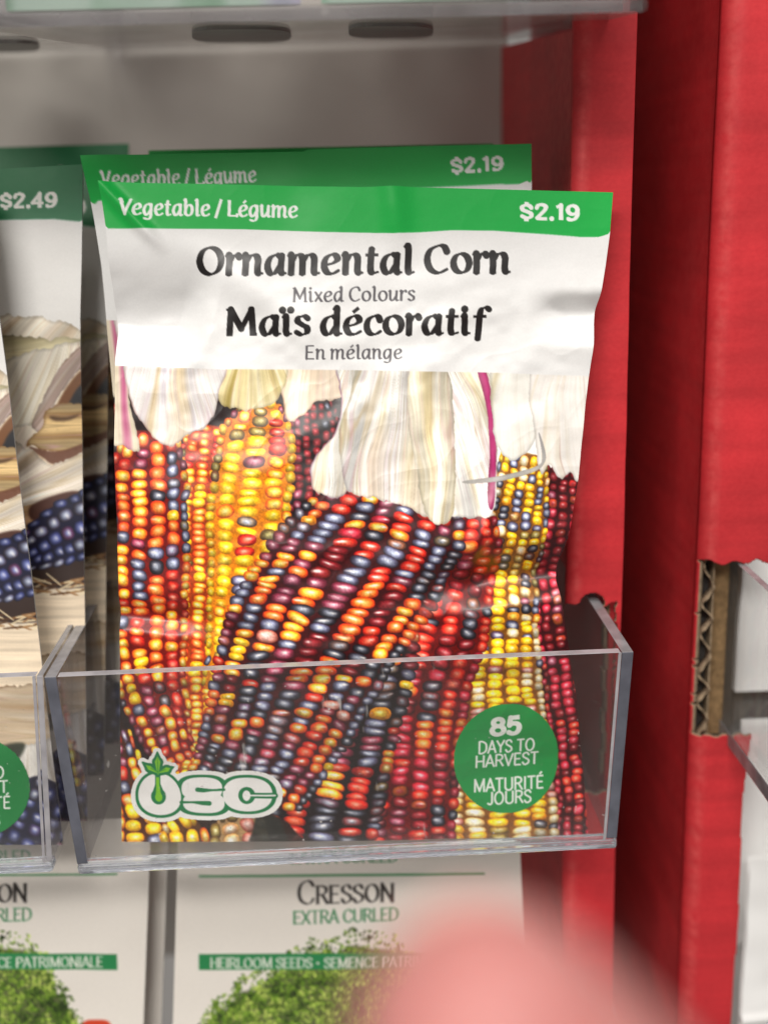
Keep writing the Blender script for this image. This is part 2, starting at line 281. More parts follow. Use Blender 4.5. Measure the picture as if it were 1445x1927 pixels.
CAP = {
 'A': (10.6, [('p', [(.6,0),(5.3,14)]), ('p', [(5.3,14),(10,0)]), ('p', [(2.3,4.6),(8.3,4.6)])]),
 'C': (11.2, [('s', [(10,10.8),(8.4,13.2),(6,13.8),(2.6,11.6),(1.4,7),(2.6,2.4),(6,.2),(8.6,.9),(10.2,3.2)])]),
 'D': (11.6, [('p', [(1.8,0),(1.8,14)]), ('s', [(1.8,13.7),(5.4,13.7),(9.2,11.4),(10.3,7),(9.2,2.6),(5.4,.3),(1.8,.3)])]),
 'E': (9.4, [('p', [(1.8,0),(1.8,14)]), ('p', [(1.8,13.7),(8.4,13.7)]), ('p', [(1.8,7.2),(7.6,7.2)]), ('p', [(1.8,.3),(8.6,.3)])]),
 'É': (9.4, [('p', [(1.8,0),(1.8,14)]), ('p', [(1.8,13.7),(8.4,13.7)]), ('p', [(1.8,7.2),(7.6,7.2)]), ('p', [(1.8,.3),(8.6,.3)]), ('p', [(4.4,15.6),(6.8,18)])]),
 'H': (11.6, [('p', [(1.8,0),(1.8,14)]), ('p', [(9.8,0),(9.8,14)]), ('p', [(1.8,7.2),(9.8,7.2)])]),
 'I': (4.6, [('p', [(2.3,0),(2.3,14)])]),
 'J': (8, [('s', [(6.2,14),(6.2,6),(6,2),(4,.2),(1.4,1.4)])]),
 'L': (8.8, [('p', [(1.8,0),(1.8,14)]), ('p', [(1.8,.3),(8.2,.3)])]),
 'M': (14, [('p', [(1.8,0),(2,14)]), ('p', [(2,14),(7,1)]), ('p', [(7,1),(12,14)]), ('p', [(12,14),(12.2,0)])]),
 'N': (11.8, [('p', [(1.8,0),(1.8,14)]), ('p', [(1.8,14),(10,0)]), ('p', [(10,0),(10,14)])]),
 'O': (12.4, [('s', ell(6.2, 7, 4.8, 6.8))]),
 'P': (9.6, [('p', [(1.8,0),(1.8,14)]), ('s', [(1.8,13.7),(5.6,13.7),(8.4,12),(8.4,8.6),(5.6,6.8),(1.8,6.8)])]),
 'R': (10.6, [('p', [(1.8,0),(1.8,14)]), ('s', [(1.8,13.7),(5.6,13.7),(8.4,12.2),(8.4,9),(5.6,7.2),(1.8,7.2)]), ('p', [(5.4,7.2),(9.8,0)])]),
 'S': (9.4, [('s', [(8,11.2),(6.6,13.4),(4.4,13.8),(1.9,12.2),(1.9,9.4),(4.6,7.4),(7.6,5.4),(8,2.4),(5.4,.3),(3,.4),(1.2,2.8)])]),
 'T': (10.2, [('p', [(5.1,0),(5.1,14)]), ('p', [(.7,13.7),(9.5,13.7)])]),
 'U': (11.4, [('s', [(1.8,14),(1.8,7),(2.2,2.2),(5.7,.2),(9.2,2.2),(9.6,7),(9.6,14)])]),
 'V': (10.6, [('p', [(.6,14),(5.3,.2)]), ('p', [(5.3,.2),(10,14)])]),
 'X': (10.4, [('p', [(1,14),(9.4,0)]), ('p', [(9.4,14),(1,0)])]),
 'Y': (10.2, [('p', [(.6,14),(5.1,6.6)]), ('p', [(9.6,14),(5.1,6.6)]), ('p', [(5.1,6.6),(5.1,0)])]),
 '•': (6, [('d', [(3,6)])]),
 ' ': (4.6, []), '8': LOW['8'], '5': LOW['5'],
}

class Canvas:
    """a raster of sRGB colours over the rectangle x0..x1, y0..y1 (photo-like units, y down)"""
    def __init__(s, x0, y0, x1, y1, k, col):
        s.x0, s.y0, s.k = x0, y0, k
        s.w, s.h = int((x1-x0)*k), int((y1-y0)*k)
        s.a = np.empty((s.h, s.w, 3), np.float32); s.a[:] = col
    def grid(s, xa, ya, xb, yb):
        i0, i1 = max(0, int((xa-s.x0)*s.k)), min(s.w, int((xb-s.x0)*s.k)+2)
        j0, j1 = max(0, int((ya-s.y0)*s.k)), min(s.h, int((yb-s.y0)*s.k)+2)
        if i1 <= i0 or j1 <= j0: return None
        X = s.x0+(np.arange(i0, i1)+.5)/s.k; Y = s.y0+(np.arange(j0, j1)+.5)/s.k
        gx, gy = np.meshgrid(X, Y)
        return (slice(j0, j1), slice(i0, i1)), gx, gy
    def blend(s, sl, m, col):
        a = s.a[sl]; m = np.clip(m, 0, 1)[..., None].astype(np.float32)
        s.a[sl] = a+(np.asarray(col, np.float32)-a)*m
    def sample(s, x, y):
        fx = np.clip((x-s.x0)*s.k-.5, 0, s.w-1.001); fy = np.clip((y-s.y0)*s.k-.5, 0, s.h-1.001)
        i, j = fx.astype(int), fy.astype(int); u, v = (fx-i)[..., None], (fy-j)[..., None]
        a = s.a
        return (a[j, i]*(1-u)+a[j, i+1]*u)*(1-v)+(a[j+1, i]*(1-u)+a[j+1, i+1]*u)*v

def vnoise(x, y, seed):
    r = np.random.RandomState(seed % 100003).rand(256, 256)
    xi, yi = np.floor(x).astype(int), np.floor(y).astype(int); u, v = x-xi, y-yi
    u, v = u*u*(3-2*u), v*v*(3-2*v)
    g = lambda a, b: r[b & 255, a & 255]
    return (g(xi, yi)*(1-u)+g(xi+1, yi)*u)*(1-v)+(g(xi, yi+1)*(1-u)+g(xi+1, yi+1)*u)*v

def text(cv, st, font, xa, xb, ya, yb, cap, wmax, wmin, col, nib=15, serif=0.0, small=None, alpha=1.0):
    """write st between xa and xb on a baseline from ya to yb; widths in px"""
    glyphs, x = [], 0.0
    for ch in st:
        sc = 1.0
        if small is not None and ch in small: sc = .76; ch = ch.upper()
        adv, strokes = font[ch]
        glyphs.append((x, sc, strokes, ch)); x += adv*sc
    u = cap/14.0; fx = (xb-xa)/(x-1.0); nb = math.radians(nib)
    for gx, sc, strokes, ch in glyphs:
        if not strokes: continue
        segs = []; ends = [tuple(q) for _, pts in strokes for q in (pts[0], pts[-1])]
        def P(q):
            px = xa+(gx-.5+q[:, 0]*sc)*fx; t = (px-xa)/(xb-xa)
            return np.stack([px, ya+(yb-ya)*t-q[:, 1]*sc*u], 1)
        for kind, pts in strokes:
            if kind == 'd':
                c = P(np.array(pts, float))[0]; segs.append((c, c+.01, wmax*(1.0 if st.count('•') and ch == '•' else .54), wmax*.54, 0, 0)); continue
            c = P(smooth_curve(pts) if kind == 's' else np.array(pts, float))
            d = np.diff(c, axis=0); L = np.hypot(d[:, 0], d[:, 1])+1e-9
            cr = np.abs(d[:, 0]/L*math.sin(nb)+d[:, 1]/L*math.cos(nb))
            w = (wmin+(wmax-wmin)*cr**1.3)/2
            wv = np.concatenate([[w[0]], (w[1:]+w[:-1])/2, [w[-1]]])
            for i in range(len(d)): segs.append((c[i], c[i+1], wv[i], wv[i+1], i == 0 and ends.count(tuple(pts[0])) == 1, i == len(d)-1 and ends.count(tuple(pts[-1])) == 1))
            if serif and kind == 'p':
                for e, o in ((0, 1), (-1, -2)):
                    q = pts[e]; dv = abs(pts[o][1]-q[1])
                    if (abs(q[1]) < .2 or abs(q[1]-14) < .2) and dv > 4:
                        s0 = P(np.array([[q[0]-serif, q[1]], [q[0]+serif, q[1]]], float)); segs.append((s0[0], s0[1], wmin/2, wmin/2, 1, 1))
        allp = np.array([s_[0] for s_ in segs]+[s_[1] for s_ in segs]); m = wmax+2
        g = cv.grid(allp[:, 0].min()-m, allp[:, 1].min()-m, allp[:, 0].max()+m, allp[:, 1].max()+m)
        if g is None: continue
        sl, X, Y = g; D = np.full(X.shape, 1e9)
        for a, b, wa, wb, ea, eb in segs:
            dx, dy = b-a; l2 = dx*dx+dy*dy; l = math.sqrt(l2)
            q = ((X-a[0])*dx+(Y-a[1])*dy)/l2; t = np.clip(q, 0, 1)
            dd = np.hypot(X-a[0]-t*dx, Y-a[1]-t*dy)-(wa+(wb-wa)*t)
            if ea: dd = np.maximum(dd, -q*l-wa*.22)                # strokes end nearly square
            if eb: dd = np.maximum(dd, (q-1)*l-wb*.22)
            D = np.minimum(D, dd)
        cv.blend(sl, (.5-D*cv.k*.8)*alpha, col)

def inside(X, Y, poly):
    r = np.zeros(X.shape, bool); n = len(poly)
    for i in range(n):
        (xa, ya), (xb, yb) = poly[i], poly[(i+1) % n]
        if ya == yb: continue
        r ^= ((Y < ya) != (Y < yb)) & (X < xa+(Y-ya)*(xb-xa)/(yb-ya))
    return r

def box_blur(m, r):
    for ax in (0, 1):
        m = np.pad(m, [(r, r) if a == ax else (0, 0) for a in (0, 1)], mode='edge')
        c = np.cumsum(m, axis=ax); n = m.shape[ax]
        c = np.concatenate([np.zeros_like(np.take(c, [0], ax)), c], ax)
        m = (np.take(c, range(2*r+1, n+1), ax)-np.take(c, range(0, n-2*r), ax))/(2*r+1)
    return m

def poly_mask(cv, poly, soft=1, wob=0):
    p = smooth_curve(list(poly)+[poly[0]], 6)
    g = cv.grid(p[:, 0].min()-4, p[:, 1].min()-4, p[:, 0].max()+4, p[:, 1].max()+4)
    if g is None: return None
    sl, X, Y = g
    if wob: return sl, X, Y, box_blur(inside(X+wob*(vnoise(X/28, Y/28, 71)-.5)+wob*.5*(vnoise(X/9, Y/9, 72)-.5), Y+wob*1.6*(vnoise(X/16, Y/40, 73)-.5)+wob*(vnoise(X/5, Y/30, 74)-.5), p).astype(np.float32), soft)
    return sl, X, Y, box_blur(inside(X, Y, p).astype(np.float32), soft)

def husk(cv, poly, base, streaks, origin, seed, fan=1.0, strength=.5, edge=None, wob_=5):
    """a dry husk leaf: fibres fan out from origin, each a streak of its own printed colour"""
    r = poly_mask(cv, poly, 1, wob_)
    if r is None: return
    sl, X, Y, m = r
    ang = np.arctan2(X-origin[0], np.abs(Y-origin[1])+1); rad = np.hypot(X-origin[0], Y-origin[1])
    wob = vnoise(rad/90, ang*6, seed+9)*.06
    c = np.empty(X.shape+(3,), np.float32); c[:] = base
    for k, (col, fr, th, am) in enumerate(streaks):
        n = vnoise((ang+wob)*fr, rad/230.0+k*7, seed+k)
        q = np.clip((n-th)/(1-th), 0, 1)[..., None]*am
        c += (np.asarray(col, np.float32)-c)*q
    fine = vnoise((ang+wob)*170*fan, rad/70, seed+31)-.5
    c *= (1+strength*.2*fine)[..., None]
    broad = vnoise((ang+wob)*14*fan, rad/140, seed+17)-.5
    c *= (1+strength*.55*broad)[..., None]
    for q_, (vc, fr, am) in enumerate((((176,150,104),46,.5),((196,150,160),30,.4),((150,128,92),95,.35))):
        n = vnoise((ang+wob*1.4)*fr*fan, rad/260+q_*5, seed+51+q_)
        ln = np.exp(-((n-.5)/.045)**2)*am*strength*1.3*vnoise(X/50, Y/50, seed+61+q_)
        c += (np.asarray(vc, np.float32)-c)*np.clip(ln, 0, 1)[..., None]
    inner = box_blur(m, 9)
    c *= (.8+.2*np.clip((inner-.45)/.5, 0, 1))[..., None]
    if edge is not None:
        q = np.clip(1-(inner-.5)/.3, 0, 1)*vnoise(X/40, Y/40, seed+3)
        c += (np.asarray(edge, np.float32)-c)*q[..., None]
    a = cv.a[sl]; cv.a[sl] = a+(c-a)*m[..., None]

KT = {  # printed kernel inks: core, body, rim
 'Y': ((255,236,90),(252,198,16),(220,128,10)), 'A': ((255,238,140),(252,176,34),(218,50,14)),
 'O': ((255,190,104),(246,112,36),(186,30,12)), 'R': ((255,132,100),(222,44,28),(124,8,10)),
 'D': ((158,52,58),(112,18,26),(44,4,8)), 'B': ((192,202,224),(100,102,130),(34,22,32)),
 'K': ((150,156,170),(54,54,66),(18,11,14)), 'P': ((205,140,158),(136,48,70),(56,10,22)),
 'W': ((255,250,226),(238,214,160),(176,122,58)), 'G': ((244,206,196),(212,142,126),(130,48,36)),
 'L': ((196,186,122),(140,116,52),(72,44,14)), 'M': ((236,96,112),(190,30,52),(92,6,18)),
 'N': ((128,138,190),(54,60,108),(20,20,42)),
}

def kernel(cv, x, y, ha, hb, ang, kt, shade, rng, hl=.55):
    m = max(ha, hb)*1.25+1
    g = cv.grid(x-m, y-m, x+m, y+m)
    if g is None: return
    sl, X, Y = g; ca, sa = math.cos(ang), math.sin(ang)
    a = ((X-x)*ca+(Y-y)*sa)/ha; b = (-(X-x)*sa+(Y-y)*ca)/hb      # a: along the row, b: across it
    p = 2.5; r = (np.abs(a)**p+np.abs(b)**p)**(1/p)
    core, body, rim = (np.array(c, np.float32) for c in KT[kt])
    if rng.rand() < .3: body = body+(np.array(KT['ROPDKA'[rng.randint(6)]][1], np.float32)-body)*rng.rand()*.45
    j = .84+.3*rng.rand(); core, body = core*min(1.05, j+.05), body*j
    t = np.clip((r-.1)/.55, 0, 1)[..., None]; c = core+(body-core)*t
    t = np.clip((r-.56)/.44, 0, 1)[..., None]; c = c+(rim-c)*t**1.3
    c = c*np.clip(1-.34*a, .55, 1.2)[..., None]*shade
    h = np.exp(-((a+.2)/.2)**2-((b+.2*rng.randn())/(.22+.22*rng.rand()))**2)*hl*(.35+.95*rng.rand())*min(1, shade)
    c = c+(np.array((255,250,244), np.float32)-c)*np.clip(h, 0, 1)[..., None]
    cv.blend(sl, np.clip((1.02-r)*min(ha, hb)*cv.k*.7, 0, 1), np.clip(c, 0, 255))

def ear(cv, axis, rows, kh, weights, seed, fill=(40,10,10), phi=68, shear=0.0, zones=None, hl=.55, dark=.4, aspect=1.0):
    """axis: (x, y, half width) points from the top of the ear down"""
    rng = np.random.RandomState(seed % 100003); ax = np.array(axis, float)
    c = smooth_curve(ax[:, :2], 24); tt = np.linspace(0, len(ax)-1, len(c)); hw = np.interp(tt, range(len(ax)), ax[:, 2])
    L = np.concatenate([[0], np.cumsum(np.hypot(*np.diff(c, axis=0).T))]); tan = np.gradient(c, axis=0); tan /= np.linalg.norm(tan, axis=1)[:, None]
    nr = np.stack([tan[:, 1], -tan[:, 0]], 1)                       # to the right when the axis runs down
    nr = -nr if nr[len(nr)//2, 0] < 0 else nr
    nr = nr*(1-shear)+np.array([1.0, 0.0])*shear; nr /= np.linalg.norm(nr, axis=1)[:, None]
    poly = np.vstack([c-nr*hw[:, None]*.94, (c+nr*hw[:, None]*.94)[::-1]])
    g = cv.grid(poly[:, 0].min(), poly[:, 1].min(), poly[:, 0].max(), poly[:, 1].max())
    if g:
        sl, X, Y = g; cv.blend(sl, box_blur(inside(X, Y, poly).astype(np.float32), 2), fill)
    keys = list(weights); pw = np.array([weights[k] for k in keys], float); pw /= pw.sum()
    ks = [(i+.5)/rows*2-1 for i in range(rows)]
    order = sorted(range(rows), key=lambda i: -abs(ks[i]))
    for i in order:
        f = math.radians(ks[i]*phi); cf = math.cos(f); off = rng.rand()*kh
        rk = .92+.16*rng.rand(); bias = keys[rng.choice(len(keys), p=pw)] if rng.rand() < .35 else None
        dl = math.radians(phi)*2/rows; s = off-kh; last = None
        while s < L[-1]:
            step = kh*rk*(.82+.36*rng.rand())
            if s > 0:
                px, py = np.interp(s, L, c[:, 0]), np.interp(s, L, c[:, 1]); h_ = np.interp(s, L, hw)
                tx, ty = np.interp(s, L, tan[:, 0]), np.interp(s, L, tan[:, 1]); nx, ny = np.interp(s, L, nr[:, 0]), np.interp(s, L, nr[:, 1])
                o = math.sin(f)/math.sin(math.radians(phi))*h_; x, y = px+nx*o, py+ny*o
                w, k2 = pw, keys
                if zones:
                    for (za, zb, ya, yb, zw) in zones:
                        if za <= x <= zb and ya <= y <= yb: k2 = list(zw); w = np.array([zw[q] for q in k2], float); w = w/w.sum()
                kt = k2[rng.choice(len(k2), p=w)]
                if bias and bias in k2 and rng.rand() < .3: kt = bias
                if last and last in k2 and rng.rand() < .3: kt = last
                last = kt
                kernel(cv, x+rng.randn()*1.3, y+rng.randn()*1.1, step*(.52+.06*rng.rand()), max(2.2, h_*cf*dl*.52/math.sin(math.radians(phi))*.96)*aspect*(.85+.13*rng.rand()), math.atan2(nx, -ny)+.09*rng.randn(), kt, (1-dark)+dark*cf, rng, 1.3*hl*(.35+.65*cf))
            s += step
def paint_corn(k=1.5):
    cv = Canvas(170, 325, 1170, 1600, k, (240,240,240))
    g = cv.grid(170, 693, 1170, 1600); sl, X, Y = g
    cv.a[sl] = (26,12,12)
    # husk-white ground at the upper right, where the picture fades into the label
    husk(cv, [(925,680),(1120,680),(1120,915),(1060,905),(1000,880),(925,870)], (238,236,230), [((222,212,190),26,.55,.6)], (1030,300), 5, strength=.25)
    # far ears
    ear(cv, [(585,752,44),(588,840,58),(590,960,60)], 8, 16, {'D':8,'P':.6,'K':1}, 3, (24,3,6), hl=.2, dark=.55)
    ear(cv, [(1062,880,40),(1048,1000,46),(1046,1120,44),(1062,1260,44),(1084,1430,44),(1092,1600,44)], 5, 16, {'D':3,'M':5,'R':3,'P':1}, 11, (50,5,10), hl=.4, zones=[(0,1300,840,1080,{'D':5,'M':3,'P':1})])
    ear(cv, [(985,850,44),(965,950,62),(945,1080,70),(930,1200,84),(930,1400,104),(940,1610,116)], 7, 14.5, {'W':6,'Y':6,'A':2,'G':3,'P':1,'B':1,'L':1}, 21, (120,72,20), hl=.5, dark=.5, zones=[(0,1300,800,1000,{'Y':6,'B':3,'W':2,'K':2,'L':1}),(0,1300,1000,1120,{'L':4,'W':2,'Y':3,'K':2,'B':1}),(0,1300,1130,1240,{'Y':5,'W':3,'K':2,'B':2,'A':2}),(900,1300,1440,1600,{'W':3,'K':3,'Y':4,'L':2,'G':1})])
    # yellow ear, its orange neighbour and the left ear
    ear(cv, [(396,800,40),(386,900,50),(380,1040,52),(376,1200,52),(372,1340,48),(366,1480,36)], 5, 12.8, {'Y':4,'A':6,'O':4,'L':1,'B':.4,'R':1}, 31, (150,52,8), hl=.35)
    ear(cv, [(492,752,40),(486,830,72),(474,950,78),(462,1080,66),(446,1190,52),(425,1290,40)], 5, 18.5, {'Y':16,'A':3,'P':.7,'B':.7,'L':.7,'R':.6}, 41, (196,112,10), phi=76, dark=.5, hl=.45, zones=[(400,560,760,860,{'Y':4,'L':2,'P':2,'A':3,'R':1})])
    ear(cv, [(286,812,56),(284,900,80),(282,1050,80),(282,1200,76),(300,1320,64),(332,1430,40)], 6, 20, {'A':7,'O':9,'B':2,'P':2,'R':6,'Y':1,'K':1.2}, 51, (104,12,8), hl=.5, dark=.6)
    # the big ears in the middle
    ear(cv, [(868,958,60),(850,1060,90),(810,1200,96),(780,1350,92),(768,1610,90)], 6, 19, {'R':8,'O':3,'D':3,'M':3,'K':1.2}, 61, (92,6,6), shear=.5, dark=.6, hl=.45, zones=[(0,1300,1030,1150,{'D':4,'R':3,'K':2,'P':1}),(0,1300,1450,1600,{'D':3,'R':3,'M':2,'P':2,'K':1})])
    ear(cv, [(720,1120,70),(690,1220,96),(660,1340,100),(625,1460,106),(598,1610,112)], 5, 17, {'K':6,'B':3,'A':4,'R':4,'P':3,'O':3,'D':2,'Y':1}, 71, (20,8,10), shear=.6, dark=.6, hl=.55, zones=[(0,1300,1440,1600,{'K':7,'A':2,'R':2,'B':2,'P':1})])
    ear(cv, [(735,925,130),(700,1000,170),(640,1105,182),(572,1235,164),(520,1370,140),(452,1510,116)], 9, 17, {'K':5,'B':5,'A':3.2,'Y':.5,'R':2,'P':5,'O':2.6,'D':2,'G':.8}, 81, (56,10,14), phi=62, shear=.72, dark=.52, hl=.75, zones=[(640,900,900,1000,{'R':5,'P':3,'A':3,'K':2,'B':2,'M':2}),(640,900,1000,1090,{'K':4,'B':6,'P':2,'R':2,'A':1.5}),(660,900,1090,1250,{'A':4,'R':3,'O':3,'K':3,'D':2}),(380,560,1000,1150,{'A':4,'O':3,'B':5,'P':3}),(300,560,1320,1560,{'P':4,'B':4,'K':3,'A':2.5,'O':1})])
    # odds and ends along the foot
    r = poly_mask(cv, [(225,1350),(262,1440),(300,1540),(480,1525),(560,1560),(560,1610),(210,1610)], 2); cv.blend(r[0], r[3], (38,20,14))
    ear(cv, [(232,1370,16),(248,1450,34),(268,1530,50),(280,1620,60)], 4, 24, {'Y':5,'A':3,'P':2,'W':1,'B':1,'R':2}, 91, (70,30,10))
    ear(cv, [(330,1530,20),(345,1570,44),(350,1620,56)], 4, 25, {'Y':6,'A':2,'W':1,'L':1}, 92, (80,44,10))
    ear(cv, [(440,1510,30),(450,1560,52),(455,1620,60)], 4, 26, {'W':8,'G':2,'L':2}, 93, (150,120,80))
    r = poly_mask(cv, [(486,1530),(530,1545),(540,1600),(470,1600)], 3); cv.blend(r[0], r[3]*.9, (34,36,32))
    # nothing grows on a grid: let the rows wander
    sl, X, Y = cv.grid(170, 693, 1170, 1600)
    dx = 9*(vnoise(X/75, Y/75, 501)-.5)+4.5*(vnoise(X/24, Y/24, 502)-.5); dy = 9*(vnoise(X/75, Y/75, 503)-.5)+4.5*(vnoise(X/24, Y/24, 504)-.5)
    cv.a[sl] = np.clip(cv.sample(X+dx, Y+dy)*(1.15+.30*(vnoise(X/2.6, Y/2.6, 505)-.5)+.26*(vnoise(X/8, Y/8, 506)-.5))[..., None], 0, 255)
    # husks above
    stre = [((206,178,128),22,.52,.8),((176,120,140),17,.68,.6),((250,248,244),30,.5,.7)]
    husk(cv, [(528,680),(660,680),(648,740),(600,758),(548,790),(532,748)], (236,216,190), [((214,150,96),18,.6,.6),((250,236,220),22,.5,.6)], (600,300), 13, edge=(150,100,60))
    husk(cv, [(414,680),(536,680),(524,745),(500,762),(450,770),(414,752)], (214,200,150), [((140,118,44),22,.45,.9),((244,238,214),30,.5,.8)], (470,560), 23, fan=.5)
    husk(cv, [(205,680),(236,690),(246,760),(266,845),(232,838),(208,820)], (226,214,190), [((176,40,110),22,.62,.85),((190,160,80),18,.5,.6)], (220,300), 33)
    husk(cv, [(234,684),(300,682),(422,682),(414,740),(398,790),(360,815),(322,838),(296,826),(272,800),(250,760)], (236,232,230), [((206,182,138),20,.56,.8),((150,140,170),26,.7,.6),((170,90,130),15,.75,.7)], (330,440), 43, edge=(160,120,110))
    husk(cv, [(640,684),(724,684),(690,760),(664,850),(650,924),(600,920),(584,888),(594,850),(632,806),(642,745)], (240,239,232), stre+[((110,30,90),13,.74,.8)], (690,560), 53, edge=(120,60,100), strength=.7)
    husk(cv, [(690,684),(900,684),(924,760),(930,850),(922,952),(870,966),(800,962),(740,940),(680,926),(646,900),(640,800),(660,740)], (244,242,236), [((212,196,146),24,.5,.7),((190,160,170),14,.66,.5),((252,250,246),34,.5,.7)], (770,420), 63, strength=.9)
    husk(cv, [(770,690),(838,690),(852,800),(846,960),(800,962),(776,860)], (238,230,206), [((204,182,120),40,.5,.7),((252,248,238),36,.5,.8)], (806,1250), 73, strength=.8)
    husk(cv, [(896,690),(912,690),(926,770),(929,860),(922,945),(911,935),(917,850),(914,770)], (206,44,124), [((236,150,180),30,.6,.6),((150,16,80),30,.6,.6)], (880,200), 83, strength=.6, wob_=1.5)
    husk(cv, [(928,690),(1004,690),(1010,790),(994,838),(962,862),(934,846),(926,790)], (240,238,230), [((206,192,150),22,.58,.7)], (960,480), 93, strength=.15)
    husk(cv, [(1002,690),(1112,690),(1104,860),(1086,905),(1068,886),(1050,902),(1030,874),(1014,890),(1002,820)], (240,236,230), [((214,196,160),50,.6,.5),((170,130,110),60,.84,.4)], (1050,400), 103, strength=.16)
    husk(cv, [(868,900),(930,892),(1000,876),(1016,860),(1010,812),(1020,838),(1022,864),(1002,884),(940,900),(880,905)], (206,202,196), [((170,166,176),20,.5,.6)], (940,300), 113, strength=.3, wob_=0)
    # the white label and the green header
    xs = np.array([170,215,400,640,930,1000,1110,1170.]); ys = np.array([688,688,694,696,701,704,708,710.])
    g = cv.grid(170, 325, 1170, 730); sl, X, Y = g
    cv.blend(sl, (np.interp(X, xs, ys)-Y)*k+.5, (237,237,236))
    xb = np.array([170,196,204,300,450,600,740,790,850,930,1030,1090,1125,1143,1150,1170.]); yb = np.array([414,422,430,430,431,436,439,437,433,434,441,446,446,441,432,420.])
    cv.blend(sl, (np.interp(X, xb, yb)-Y)*k+.5, (18,176,72))
    text(cv, 'Vegetable / Légume', LOW, 226, 560, 404, 409, 30, 6.2, 2.8, (246,248,244))
    text(cv, '$2.19', LOW, 978, 1090, 412, 415, 29, 8.6, 5.6, (248,250,246))
    ink = (24,20,20); gry = (98,96,100)
    text(cv, 'Ornamental Corn', LOW, 372, 959, 518, 514, 53, 13.2, 4.2, ink)
    text(cv, 'Mixed Colours', LOW, 551, 780, 569, 566, 27, 4.6, 2.3, gry)
    text(cv, 'Maïs décoratif', LOW, 426, 913, 631, 629, 50, 12.8, 4.0, ink)
    text(cv, 'En mélange', LOW, 574, 756, 676, 675, 26, 4.4, 2.2, gry)
    return cv

def paint_badge(k=2.0):
    cv = Canvas(845, 1310, 1055, 1535, k, (26,150,72))
    w = (238,244,236)
    text(cv, '85', CAP, 919, 976, 1375, 1373, 34, 10.4, 8.2, w)
    text(cv, 'DAYS TO', CAP, 897, 1003, 1411, 1407, 24, 3.7, 3.3, w)
    text(cv, 'HARVEST', CAP, 892, 1011, 1439, 1434, 24, 3.7, 3.3, w)
    text(cv, 'MATURITÉ', CAP, 890, 1021, 1487, 1480, 24, 3.7, 3.3, w)
    text(cv, 'JOURS', CAP, 915, 998, 1511, 1507, 24, 3.7, 3.3, w)
    return cv

def paint_logo(k=2.0):
    """white rounded letters in a green line and a white halo, a sprout growing out of the first letter"""
    cv = Canvas(235, 1390, 535, 1550, k, (240,240,236))
    sl, X, Y = cv.grid(235, 1390, 535, 1550)
    x, y = (X-230)*4.661, (Y-1380)*4.661                          # drawing units
    def el(cx, cy, rx, ry, p=2.0): return ((np.abs((x-cx)/rx)**p+np.abs((y-cy)/ry)**p)**(1/p)-1)*min(rx, ry)
    def seg(pts):
        D = np.full(x.shape, 1e9)
        for (xa, ya, wa), (xb, yb, wb) in zip(pts, pts[1:]):
            dx, dy = xb-xa, yb-ya; t = np.clip(((x-xa)*dx+(y-ya)*dy)/(dx*dx+dy*dy), 0, 1)
            D = np.minimum(D, np.hypot(x-xa-t*dx, y-ya-t*dy)-(wa+(wb-wa)*t))
        return D
    xe = x+(y-530)*-.05
    o = ((np.abs((xe-335)/(186+.10*(y-520)))**2.1+np.abs((y-520)/186)**2.1)**(1/2.1)-1)*180
    s = np.minimum(el(706, 470, 178, 102, 2.6), el(722, 592, 182, 94, 2.6)); c = el(1106, 512, 216, 150, 2.3)
    leaf = np.minimum(np.minimum(seg([(322,340,26),(322,230,46),(322,140,4)]), seg([(320,330,24),(250,285,40),(192,236,6)])), seg([(325,330,24),(400,300,42),(456,278,6)]))
    lin_ = np.minimum(np.minimum(np.minimum(o, s), c), leaf+22)
    halo = np.minimum(np.minimum(np.minimum(o, s), c), leaf+26)-62
    f = lambda D: np.clip(.5-D*k/4.661, 0, 1)
    G, Wt, LG = (18,122,70), (240,239,236), (126,196,44)
    cv.blend(sl, f(lin_-26), G)
    for d in (o, s, c): cv.blend(sl, f(d), Wt)
    cv.blend(sl, f(np.minimum(seg([(668,478,21),(722,483,19),(800,481,9),(900,474,12)]), seg([(770,598,21),(704,597,19),(620,591,9),(520,592,12)]))), G)
    cv.blend(sl, f(el(1098, 522, 74, 76)), G); cv.blend(sl, f(seg([(1140,522,24),(1345,522,26)])), G)
    cv.blend(sl, f(el(1096, 524, 34, 46)), Wt); cv.blend(sl, f(seg([(1120,522,6),(1345,520,7)])), Wt)
    drop = np.minimum(el(326, 540, 66, 72), seg([(320,330,22),(321,430,24),(324,500,50)]))
    cv.blend(sl, f(drop), G); cv.blend(sl, f(np.minimum(el(328, 546, 32, 40), seg([(320,320,14),(321,440,13),(326,530,24)]))), LG)
    cv.blend(sl, f(leaf-4), G); cv.blend(sl, f(leaf+21), LG)
    cv.blend(sl, f(np.minimum(seg([(322,330,5),(322,190,2)]), np.minimum(seg([(320,322,5),(262,288,3)]), seg([(324,322,5),(390,298,3)])))), (60,150,50))
    return cv, (halo < 0), X, Y
